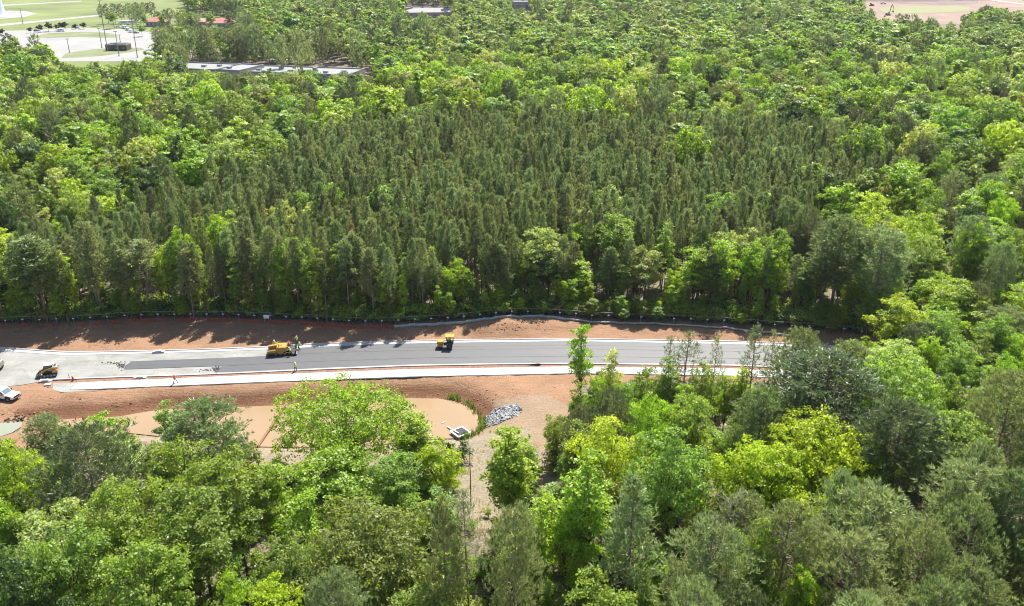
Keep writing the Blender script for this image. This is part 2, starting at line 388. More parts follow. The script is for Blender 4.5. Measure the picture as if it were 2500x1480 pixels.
def grid_obj(name, sel):
    f = F[sel]; u, inv = np.unique(f, return_inverse=True); inv = inv.reshape(f.shape)
    me = bpy.data.meshes.new(name); me.vertices.add(len(u)); me.vertices.foreach_set('co', V[u].ravel().astype(np.float32))
    me.loops.add(inv.size); me.loops.foreach_set('vertex_index', inv.ravel().astype(np.int32))
    me.polygons.add(len(f)); me.polygons.foreach_set('loop_start', np.arange(0, inv.size, 4, dtype=np.int32))
    a = me.color_attributes.new('mask', 'FLOAT_COLOR', 'POINT'); a.data.foreach_set('color', mk[u].ravel())
    me.materials.append(M['ground']); me.update(); me.validate()
    me.polygons.foreach_set('use_smooth', [True] * len(me.polygons))
    o = bpy.data.objects.new(name, me); COL.objects.link(o); o['kind'] = 'structure'; return o
grid_obj('ground', ~isclay); grid_obj('clay_verge', isclay)

def sheet(name, poly_px, z, m, kind='structure'):
    from mathutils.geometry import tessellate_polygon
    pts = [w(x, y, z) for x, y in poly_px]
    from mathutils import Vector
    t = tessellate_polygon([[Vector(p) for p in pts]])
    mb = MB(); mb.add(pts, [tuple(a) for a in t])
    o = mb.build(name, m); o['kind'] = kind
    # faces up
    me = o.data
    if me.polygons[0].normal.z < 0: me.flip_normals()
    return o
def strip(name, A, B, z, m, x0=None, x1=None, step=12, kind='structure', zb=None, jit=0):
    a = smooth_line(A, step, x0, x1); xs = [p[0] for p in a]
    bs = smooth_line(B, step, min(p[0] for p in B), max(p[0] for p in B)); by = np.interp(xs, [p[0] for p in bs], [p[1] for p in bs])
    mb = MB(); n = len(a)
    top = [w(x, y, z) for x, y in a]; bot = [w(x, y + (rnd.uniform(-jit, jit) if jit else 0), z if zb is None else zb) for x, y in zip(xs, by)]
    mb.add(top + bot, [(i, i + 1, n + i + 1, n + i)[::-1] for i in range(n - 1)])
    o = mb.build(name, m); o['kind'] = kind; return o
# stone base under the road
GR = [(-260, 828)] + L1[1:]
base_near = [(-260, 985), (-60, 948), (0, 944), (60, 941), (90, 931), (140, 929), (300, 923), (450, 918.5), (600, 912.5), (720, 907), (800, 903.5), (1000, 895.5), (1200, 891.8), (1400, 890.2), (1800, 895), (2150, 911), (2500, 943)]
strip('road_base', L1, base_near, .0, M['gravel'], -260, 2400)
# asphalt mats laid lane by lane, a real thickness of fresh asphalt
def mat_lane(name, A, B, x0, x1, z, ragged):
    a = smooth_line(A, 12, x0, x1); xs = [p[0] for p in a]
    by = np.interp(xs, [p[0] for p in B], [p[1] for p in B])
    top = [w(x, y, z) for x, y in a]; bot = [w(x, y, z) for x, y in zip(xs, by)]
    mb = MB(); n = len(a)
    # ragged starting edge
    p0, p1 = np.array(top[0]), np.array(bot[0]); k = 14
    edge = [p0 + (p1 - p0) * i / k + np.array((rnd.uniform(-.28, .28) + ragged * (i / k), 0, 0)) * (0 < i < k) + np.array((ragged, 0, 0)) * (i == k) for i in range(k + 1)]
    bot[0] = tuple(edge[-1])
    ring = [tuple(e) for e in edge]
    mb.add(top + bot, [(i, i + 1, n + i + 1, n + i)[::-1] for i in range(1, n - 1)])
    mb.add(ring + [bot[1], top[1]], [tuple(range(len(ring) + 2))])
    # side wall of the mat down to the base
    mb.add(bot + [(x, y, .001) for x, y, _ in bot], [(i, i + 1, n + i + 1, n + i) for i in range(n - 1)])
    mb.add(ring + [(x, y, .001) for x, y, _ in ring], [(i, i + 1, k + 1 + i + 1, k + 1 + i) for i in range(k)])
    o = mb.build(name, M['asphalt']); o['kind'] = 'structure'; return o
mat_lane('asphalt_lane', L1, J1, 708, 2400, .060, 0)
mat_lane('asphalt_lane', J1, J2, 318, 2400, .064, -1.1)
mat_lane('asphalt_lane', J2, N0, 545, 2400, .056, -1.6)
for Jx, a0 in ((J1, 720), (J2, 560)):
    strip('paving_joint', Jx, [(x, y + .9) for x, y in Jx], .070, M['joint'], a0, 2400, jit=.4)
strip('roller_edge', [(x, y + 9) for x, y in L1], [(x, y + 9.5) for x, y in L1], .0655, M['joint'], 900, 2400, jit=.25)

def kerb(name, back, front, x0, x1, label):
    """gutter pan plus upright kerb along its back edge"""
    a = smooth_line(back, 12, x0, x1); xs = [p[0] for p in a]; by = np.interp(xs, [p[0] for p in smooth_line(front, 12)], [p[1] for p in smooth_line(front, 12)])
    A = [np.array(w(x, y, 0)) for x, y in a]; B = [np.array(w(x, y, 0)) for x, y in zip(xs, by)]
    mb = MB(); n = len(A); rows = []
    prof = [(0, .0), (0, .19), (.22, .19), (.30, .055), (1, .05), (1, -.02)]
    for f, z in prof: rows.append([tuple(p + (q - p) * f + np.array((0, 0, z))) for p, q in zip(A, B)])
    vs = sum(rows, []); fs = []
    for r in range(len(rows) - 1):
        for i in range(n - 1): fs.append((r * n + i, (r + 1) * n + i, (r + 1) * n + i + 1, r * n + i + 1))
    mb.add(vs, fs); o = mb.build(name, M['curb']); o['kind'] = 'structure'; return o
kerb('far_kerb', L0, L1, -260, 2400, '')
kerb('near_kerb', N1, N0, 100, 2400, '')
# shared path, sidewalk as a slab with a real edge
def slab(name, A, B, x0, x1, zt):
    a = smooth_line(A, 12, x0, x1); xs = [p[0] for p in a]; b = smooth_line(B, 12); by = np.interp(xs, [p[0] for p in b], [p[1] for p in b])
    T = [w(x, y, zt) for x, y in a]; U = [w(x - (15 if i == 0 else 0), y, zt) for i, (x, y) in enumerate(zip(xs, by))]; n = len(T)
    lo = lambda P: [(x, y, -.1) for x, y, _ in P]
    mb = MB(); mb.add(T + U + lo(T) + lo(U), [(i, n + i, n + i + 1, i + 1) for i in range(n - 1)] + [(n + i, 3 * n + i, 3 * n + i + 1, n + i + 1) for i in range(n - 1)] + [(i, i + 1, 2 * n + i + 1, 2 * n + i) for i in range(n - 1)] + [(0, 2 * n, 3 * n, n)])
    o = mb.build(name, M['concrete']); o['kind'] = 'structure'; return o
slab('sidewalk', S0, S1, 187, 2400, .10)
strip('sidewalk_gap_shadow', [(x, y + .4) for x, y in S1], [(x, y + 1.9) for x, y in S1], .03, M['form'], 172, 2400, jit=.7)  # flat dark strip colours in the shadow of the gap beside the slab
sheet('sidewalk_stone_bed', [(130, 935), (186, 934.5), (170, 952.5), (240, 952.5), (150, 958), (128, 950)], .07, M['gravel'])
strip('clay_verge_strip', [(x, y + .1) for x, y in N1], [(x, y - .1) for x, y in S0], .10, M['verge'], 187, 2400)
sheet('driveway_apron', [(1180, 892.2), (1242, 891.6), (1236, 897.4), (1186, 898.0)], .06, M['gravel'])
# pond and milky puddle
sheet('pond_water', [(x, y) for x, y in POND_PX], PZ, M['muddy'])
sheet('settling_puddle', PUD_PX, -.8, M['pale_water'])

# ------------------------------------------------------------------ far grounds
OPEN_TL = [(-260, -30), (445, -30), (445, 0), (360, 10), (240, 24), (243, 66), (262, 72), (305, 68), (380, 80), (372, 96), (352, 112), (335, 135), (290, 143), (160, 146), (132, 118), (108, 92), (60, 84), (-260, 90)]
sheet('field', [(-300, -60), (470, -60), (600, 5), (600, 70), (430, 80), (430, 165), (-300, 165)], .08, M['grass'])
sheet('far_road', [(-300, 71), (0, 59), (250, 35.5), (250, 38.5), (0, 64), (-300, 77)], .12, M['farroad'])
sheet('parking_lot', [(-300, 84), (30, 75), (210, 68), (300, 72), (400, 82), (400, 150), (-300, 150)], .14, M['pave'])
sheet('lot_grass', [(60, 92), (120, 81), (200, 78), (250, 78.5), (285, 85), (288, 91), (270, 93), (230, 91), (180, 90.5), (120, 92)], .2, M['grass2'])
sheet('lot_grass', [(150, 141), (160, 131), (200, 124), (260, 118), (310, 116), (346, 117), (352, 121), (320, 127), (290, 131), (240, 137), (200, 140)], .2, M['grass2'])
sheet('tower_apron', [(-200, 36), (0, 30), (20, 26), (60, 27), (92, 33), (60, 42), (0, 46.5), (-200, 60)], .14, M['pave'])
sheet('tower_service_road', [(-200, 20), (45, 10), (200, 2), (200, 4), (45, 12.5), (-200, 25)], .14, M['farroad'])
SITE = [(2100, -40), (2700, -40), (2700, 20), (2500, 17), (2480, 12), (2395, 12), (2345, 30), (2330, 55), (2308, 50), (2290, 38), (2180, 36), (2120, 16), (2100, 8)]
sheet('construction_site', [(2080, -60), (2800, -60), (2800, 60), (2060, 60)], .1, M['farclay'])
sheet('site_dirt', [(2135, -60), (2420, -60), (2385, 10), (2300, 13), (2200, 9), (2130, 5)], .16, M['fardirt'])
sheet('site_pond', [(2143, 22), (2165, 17.5), (2220, 14.5), (2300, 14), (2370, 17), (2364, 26), (2330, 30), (2250, 33), (2190, 34), (2155, 30)], .2, M['farpond'])
sheet('site_track', [(2415, -2), (2500, 9), (2700, 25), (2700, 28), (2500, 11.5), (2415, 1)], .2, M['farroad'])
sheet('residential_road', [(1560, -4), (1700, -3), (1700, 0), (1560, 0)], .2, M['farroad'])

# ------------------------------------------------------------------ tree meshes
def mesh_np(name, parts, mats):
    """parts: list of (verts, faces(k cols), lv or None, mat index)"""
    me = bpy.data.meshes.new(name)
    nv = sum(len(p[0]) for p in parts); co = np.concatenate([p[0] for p in parts]).astype(np.float32)
    me.vertices.add(nv); me.vertices.foreach_set('co', co.ravel())
    loops = []; starts = []; mi = []; lv = []; off = 0; ls = 0
    for v, f, l, m in parts:
        k = f.shape[1]; loops.append((f + off).ravel()); starts.append(ls + np.arange(len(f)) * k); ls += f.size; mi.append(np.full(len(f), m)); off += len(v)
        lv.append(l if l is not None else np.full(len(v), .5))
    me.loops.add(ls); me.loops.foreach_set('vertex_index', np.concatenate(loops).astype(np.int32))
    st_ = np.concatenate(starts).astype(np.int32); me.polygons.add(len(st_)); me.polygons.foreach_set('loop_start', st_)
    me.polygons.foreach_set('material_index', np.concatenate(mi).astype(np.int32))
    a = me.attributes.new('lv', 'FLOAT', 'POINT'); a.data.foreach_set('value', np.concatenate(lv).astype(np.float32))
    for m in mats: me.materials.append(m)
    me.update(); return me
def unit(a): return a / (np.linalg.norm(a, axis=-1, keepdims=True) + 1e-9)
def leaves(r, c, n, size, asp=.62):
    N_ = len(c); t = unit(np.cross(n, r.normal(size=(N_, 3)))); b = np.cross(n, t)
    s = size * r.uniform(.6, 1.35, (N_, 1))
    v = np.stack([c - t * s * .5, c - b * s * asp * .5, c + t * s * .5, c + b * s * asp * .5], 1).reshape(-1, 3)
    return v, np.arange(4 * N_).reshape(-1, 4), np.repeat(r.uniform(0, 1, N_), 4)
def limb(p0, p1, r0, r1, n=5, bow=.0, seg=3, r=None):
    m = MB(); p0, p1 = np.array(p0, float), np.array(p1, float)
    pts = []
    for i in range(seg + 1):
        t = i / seg; p = p0 + (p1 - p0) * t; p[2] += -bow * 4 * t * (1 - t)
        if r is not None and 0 < i < seg: p += r.normal(0, .02 * np.linalg.norm(p1 - p0), 3)
        pts.append(p)
    m.tube(pts, [r0 + (r1 - r0) * i / seg for i in range(seg + 1)], n, caps=False); return m
def wood_arr(mbs):
    vs = []; fs = []; o = 0
    for m in mbs:
        vs += m.v; fs += [tuple(i + o for i in f) for f in m.f]; o += len(m.v)
    return np.array(vs), np.array(fs)
def broadleaf(seed, H=18., Rr=5., base=.28, shape='round', blobs=34, twigs=14, lf=13, ls=.42, open_=0., limbs=True):
    r = np.random.default_rng(seed); zc = H * (base + 1) / 2 ; rz = H * (1 - base) / 2
    C = []; tries = 0
    while len(C) < blobs and tries < 4000:
        tries += 1
        d = unit(r.normal(size=3)); d[2] = d[2] * .9 + .15
        rad = r.uniform(.45, .86) if r.random() < .75 else r.uniform(.1, .45)
        p = d * rad
        if shape == 'tall': wx = 1 - .45 * max(p[2], 0) - .1
        elif shape == 'spread': wx = 1.0
        elif shape == 'multi': wx = 1 + .15 * math.sin(5 * math.atan2(p[1], p[0]) + seed)
        else: wx = 1.0
        q = np.array((p[0] * Rr * wx, p[1] * Rr * wx, zc + p[2] * rz))
        br = (Rr * .20 if Rr > 7 else Rr * .30 if shape != 'tall' else Rr * .34) * r.uniform(.7, 1.25)
        if all(np.linalg.norm(q - c[0]) > .62 * min(br, c[1]) + .25 * br for c in C): C.append((q, br))
    pts = []; nrm = []
    for q, br in C:
        d = unit(r.normal(size=(twigs, 3))); d[:, 2] = np.abs(d[:, 2]) * .9 - .28 * r.random(twigs)
        d = unit(d); tw = q + d * br * r.uniform(.55, 1.0, (twigs, 1)) * np.array((1, 1, .5 if shape == 'spread' else .78 if ls < .45 else 1.0))
        if open_: tw = tw[r.random(len(tw)) > open_]; d = d[:len(tw)]
        for t_, dd_ in zip(tw, d):
            k = lf; o = r.normal(0, 1, (k, 3)) * max(br * .14, .2) * np.array((1.15, 1.15, .62))
            pts.append(t_ + o); nrm.append(unit(dd_ * .9 + unit(t_ - np.array((0, 0, zc))) * .3 + np.array((0, 0, .3)) + r.normal(0, .32 if ls > .45 else .5, (k, 3))))
    pts = np.concatenate(pts); nrm = np.concatenate(nrm)
    lv_ = leaves(r, pts, nrm, ls)
    wd = []
    tr = max(.12, H * .0095)
    fork = H * (base + .1)
    top = np.array((r.normal(0, .3), r.normal(0, .3), H * .86))
    wd.append(limb((0, 0, -1.0), (0, 0, fork), tr * 1.25, tr * .85, 7, r=r)); wd.append(limb((0, 0, fork), top, tr * .85, tr * .2, 6, seg=4, r=r))
    if limbs:
        for q, br in C:
            h0 = fork + (q[2] - fork) * r.uniform(.0, .45) if q[2] > fork else fork * .85
            h0 = min(h0, H * .7)
            wd.append(limb((0, 0, h0), q, tr * .42, tr * .10, 4, bow=.05 * np.linalg.norm(q[:2]), seg=3, r=r))
    return lv_, wood_arr(wd)
def pine(seed, H=18., Rr=2.6, base=.5, nb=46, tuft=7, blades=7, bl=.5, bw=.10, top='point', limbs=True, trunk_r=.16):
    r = np.random.default_rng(seed); C = []; Dv = []; wd = []
    for i in range(nb):
        t = (i + r.random()) / nb; z = H * (base + (1 - base) * t)
        if top == 'point': rr = Rr * (1 - t) ** .75 * (.55 + .45 * min(1, t * 4)) + .25
        else: rr = Rr * math.sqrt(max(0.02, 1 - (max(0, t - .35) / .66) ** 2)) * (.55 + .45 * min(1, t * 3))
        a = i * 2.4 + r.normal(0, .4); L = rr * r.uniform(.65, 1.1)
        lift = L * (.25 + .35 * t)
        p0 = np.array((0, 0, z - lift * .6)); p1 = np.array((math.cos(a) * L, math.sin(a) * L, z + lift * .5))
        if limbs: wd.append(limb(p0, p1, .05 * H / 18 + .01, .015, 3, bow=.12 * L, seg=2))
        k = max(3, int(tuft * (.5 + L / Rr) * 1.15)); cl = .13 * L + .16
        for q_ in range(k):
            s = 1.0 if q_ > k * .35 else r.uniform(.5, .95)
            c = p0 + (p1 - p0) * s + r.normal(0, cl, 3) * np.array((1, 1, .75)); C.append(c)
            Dv.append(unit(np.array((math.cos(a) * .45, math.sin(a) * .45, 1.0)) + r.normal(0, .22, 3)))
    for z in (.97, .985, 1.0): C.append(np.array((0, 0, H * z))); Dv.append(np.array((0, 0, 1.)))
    C = np.array(C); Dv = np.array(Dv)
    # every tuft: a fan of long thin needles, swept up and outward
    Cn = np.repeat(C, blades, 0); D = unit(np.repeat(Dv, blades, 0) + r.normal(0, .5, (len(Cn), 3)))
    s = bl * r.uniform(.6, 1.25, (len(Cn), 1)); side = unit(np.cross(D, r.normal(size=D.shape))) * bw * .5
    Cn = Cn + r.normal(0, bl * .12, Cn.shape)
    v = np.stack([Cn - side * .5, Cn + D * s * .55 - side * 1.0, Cn + D * s, Cn + D * s * .55 + side * 1.0], 1).reshape(-1, 3)
    lvv = np.repeat(np.clip(np.repeat(r.uniform(.15, .85, len(C)), blades) + r.normal(0, .15, len(Cn)), 0, 1), 4)
    wd.insert(0, limb((0, 0, -1.0), (0, 0, H * .6), trunk_r * H / 18 * 1.2, trunk_r * H / 18 * .75, 6, seg=3, r=None)); wd.insert(1, limb((0, 0, H * .6), (0, 0, H * .98), trunk_r * H / 18 * .75, .03, 5, seg=2))
    return (v, np.arange(len(v)).reshape(-1, 4), lvv), wood_arr(wd)

class Kind: pass
def mk_variants(kind, lod):
    out = []
    if kind == 'broad':
        specs = [('round', 18, 5.2, .2), ('multi', 18, 5.6, .18), ('round', 17, 4.4, .22), ('multi', 18, 5., .25), ('round', 18, 5.8, .2), ('multi', 17, 4.8, .15)]
        for i, (sh, H, Rr, b) in enumerate(specs):
            q = dict(blobs=42, twigs=20, lf=18, ls=.32, open_=.16) if lod == 0 else dict(blobs=34, twigs=16, lf=16, ls=.46, limbs=True) if lod == 1 else dict(blobs=26, twigs=13, lf=14, ls=.66, limbs=False)
            if lod == 2 and i > 3: break
            out.append((H, Rr, *broadleaf(100 * lod + i, H, Rr, b, sh, **q)))
    elif kind == 'tall':
        for i, (H, Rr, b) in enumerate([(19, 3.2, .12), (19, 2.7, .18), (18, 3.6, .08)]):
            q = dict(blobs=36, twigs=17, lf=16, ls=.31, open_=.28) if lod == 0 else dict(blobs=24, twigs=10, lf=9, ls=.66) if lod == 1 else dict(blobs=16, twigs=7, lf=6, ls=1.2, limbs=False)
            out.append((H, Rr, *broadleaf(300 + 100 * lod + i, H, Rr, b, 'tall', **q)))
    elif kind == 'wide':
        for i, (H, Rr, b) in enumerate([(18, 9.0, .2), (17, 8.0, .25)]):
            q = dict(blobs=120, twigs=14, lf=16, ls=.36) if lod == 0 else dict(blobs=80, twigs=11, lf=11, ls=.58)
            if lod == 2: break
            out.append((H, Rr, *broadleaf(1200 + 100 * lod + i, H, Rr, b, 'multi', **q)))
    elif kind == 'sparsepine':
        for i, (H, Rr, b) in enumerate([(18, 2.8, .45), (18, 2.4, .5)]):
            if lod: break
            out.append((H, Rr, *pine(1400 + i, H, Rr, b, nb=44, tuft=4, blades=8, bl=.62, bw=.075, top='point', trunk_r=.13)))
    elif kind == 'pine':      # plantation pine: long bare stem, narrow pointed head
        for i, (H, Rr, b) in enumerate([(18, 2.3, .42), (18, 2.0, .5), (17, 2.5, .38), (19, 2.1, .46), (18, 2.6, .45)]):
            q = dict(nb=50, tuft=9, blades=9, bl=.55, bw=.11) if lod == 0 else dict(nb=40, tuft=7, blades=7, bl=.72, bw=.16) if lod == 1 else dict(nb=30, tuft=6, blades=6, bl=1.0, bw=.26, limbs=False)
            out.append((H, Rr, *pine(600 + 100 * lod + i, H, Rr, b, top='point', **q)))
    elif kind == 'bigpine':   # old open-grown pine with a rounded head
        for i, (H, Rr, b) in enumerate([(19, 4.2, .3), (19, 3.6, .38), (18, 4.8, .25), (20, 3.4, .35)]):
            q = dict(nb=95, tuft=13, blades=11, bl=.55, bw=.09) if lod == 0 else dict(nb=60, tuft=9, blades=8, bl=.8, bw=.16) if lod == 1 else dict(nb=30, tuft=5, blades=5, bl=1.5, bw=.38, limbs=False)
            out.append((H, Rr, *pine(900 + 100 * lod + i, H, Rr, b, top='round', trunk_r=.2, **q)))
    return out
BARK = {'wide': 'bark', 'sparsepine': 'pinebark', 'broad': 'bark', 'tall': 'bark', 'pine': 'pinebark', 'bigpine': 'pinebark'}
LEAF = {'wide': 'leaf', 'sparsepine': 'needle', 'broad': 'leaf', 'tall': 'leaf', 'pine': 'needle', 'bigpine': 'needle'}
VAR = {}; PROTO = {}
pcol = bpy.data.collections.new('tree_prototypes')
pn = 0
for kd in ('broad', 'wide', 'tall', 'pine', 'bigpine', 'sparsepine'):
    for lod in (0, 1, 2):
        for i, (H, Rr, (lvv, lf_, la), (wv, wf)) in enumerate(mk_variants(kd, lod)):
            cm = mesh_np('crown', [(lvv, lf_, la, 0)], [M[LEAF[kd]]]); tm = mesh_np('trunk', [(wv, wf, None, 0)], [M[BARK[kd]]])
            both = mesh_np('tree', [(lvv, lf_, la, 0), (wv, wf, None, 1)], [M[LEAF[kd]], M[BARK[kd]]])
            po = bpy.data.objects.new('tree_%03d' % pn, both); pcol.objects.link(po)
            VAR.setdefault((kd, lod), []).append((H, Rr, cm, tm, pn)); pn += 1
# low bush prototypes for the undergrowth
for i in range(3):
    lvv, wd_ = broadleaf(1500 + i, 3.0, 1.3, .02, 'round', 9, 8, 8, .30, limbs=True)
    po = bpy.data.objects.new('tree_%03d' % pn, mesh_np('tree', [(*lvv, 0), (*wd_, None, 1)], [M['leaf'], M['bark']])); pcol.objects.link(po)
    VAR.setdefault(('bush', 0), []).append((3.0, 1.3, None, None, pn)); pn += 1

# ------------------------------------------------------------------ tree placement
TINT = {'bright': (.270, .385, .040), 'lime': (.345, .445, .040), 'fresh': (.215, .315, .066), 'mid': (.205, .280, .052), 'dark': (.075, .128, .034),
        'olive': (.225, .260, .068), 'pale': (.375, .425, .160), 'pine': (.188, .240, .094), 'pinegrey': (.230, .288, .126), 'pinedark': (.112, .145, .066), 'rust': (.28, .18, .08)}
TWORD = {'bright': 'bright yellow-green', 'lime': 'lime-yellow', 'fresh': 'fresh green', 'mid': 'mid-green', 'dark': 'dark green', 'olive': 'olive green', 'pale': 'pale creamy-green',
         'pine': 'grey-green', 'pinegrey': 'pale grey-green', 'pinedark': 'dark', 'rust': 'rusty brown'}
def tnt(name, j=.12):
    t = np.array(TINT[name]) * (1 + rnd.uniform(-j, j)); t[0] *= 1 + rnd.uniform(-.1, .1); return [float(x) for x in t]
trees = []   # dict(x,y,kind,h,r,tint,label,cat,name,hero)
def H_(x, y, h, wpx, kind, tint, label, var=None, z0=None):
    fbx = [p[0] for p in FB]
    def base(hh): X, Y, _ = w(x, y, hh); return pix(X, Y, 0)[:2]
    if y < 780 and x < 2150 and h > 0 and not (x == 1425 or x == 1490):
        while base(h)[1] > np.interp(base(h)[0], fbx, [p[1] for p in FB]) - (7 if x < 1100 else 17 if x < 1250 else 30): h -= .3
    elif 780 <= y < 1000 and x > 1395:
        while base(h)[1] < 950 and h < 24: h += .3
    X, Y, _ = w(x, y, h); d = pix(X, Y, h * .6)[2]
    r = wpx / 2 / (FPX / d)
    trees.append(dict(x=X, y=Y, kind=kind, h=h, r=r, tint=tint, label=label, hero=True, var=var))
B, T, P, G, SP_ = 'broad', 'tall', 'pine', 'bigpine', 'sparsepine'
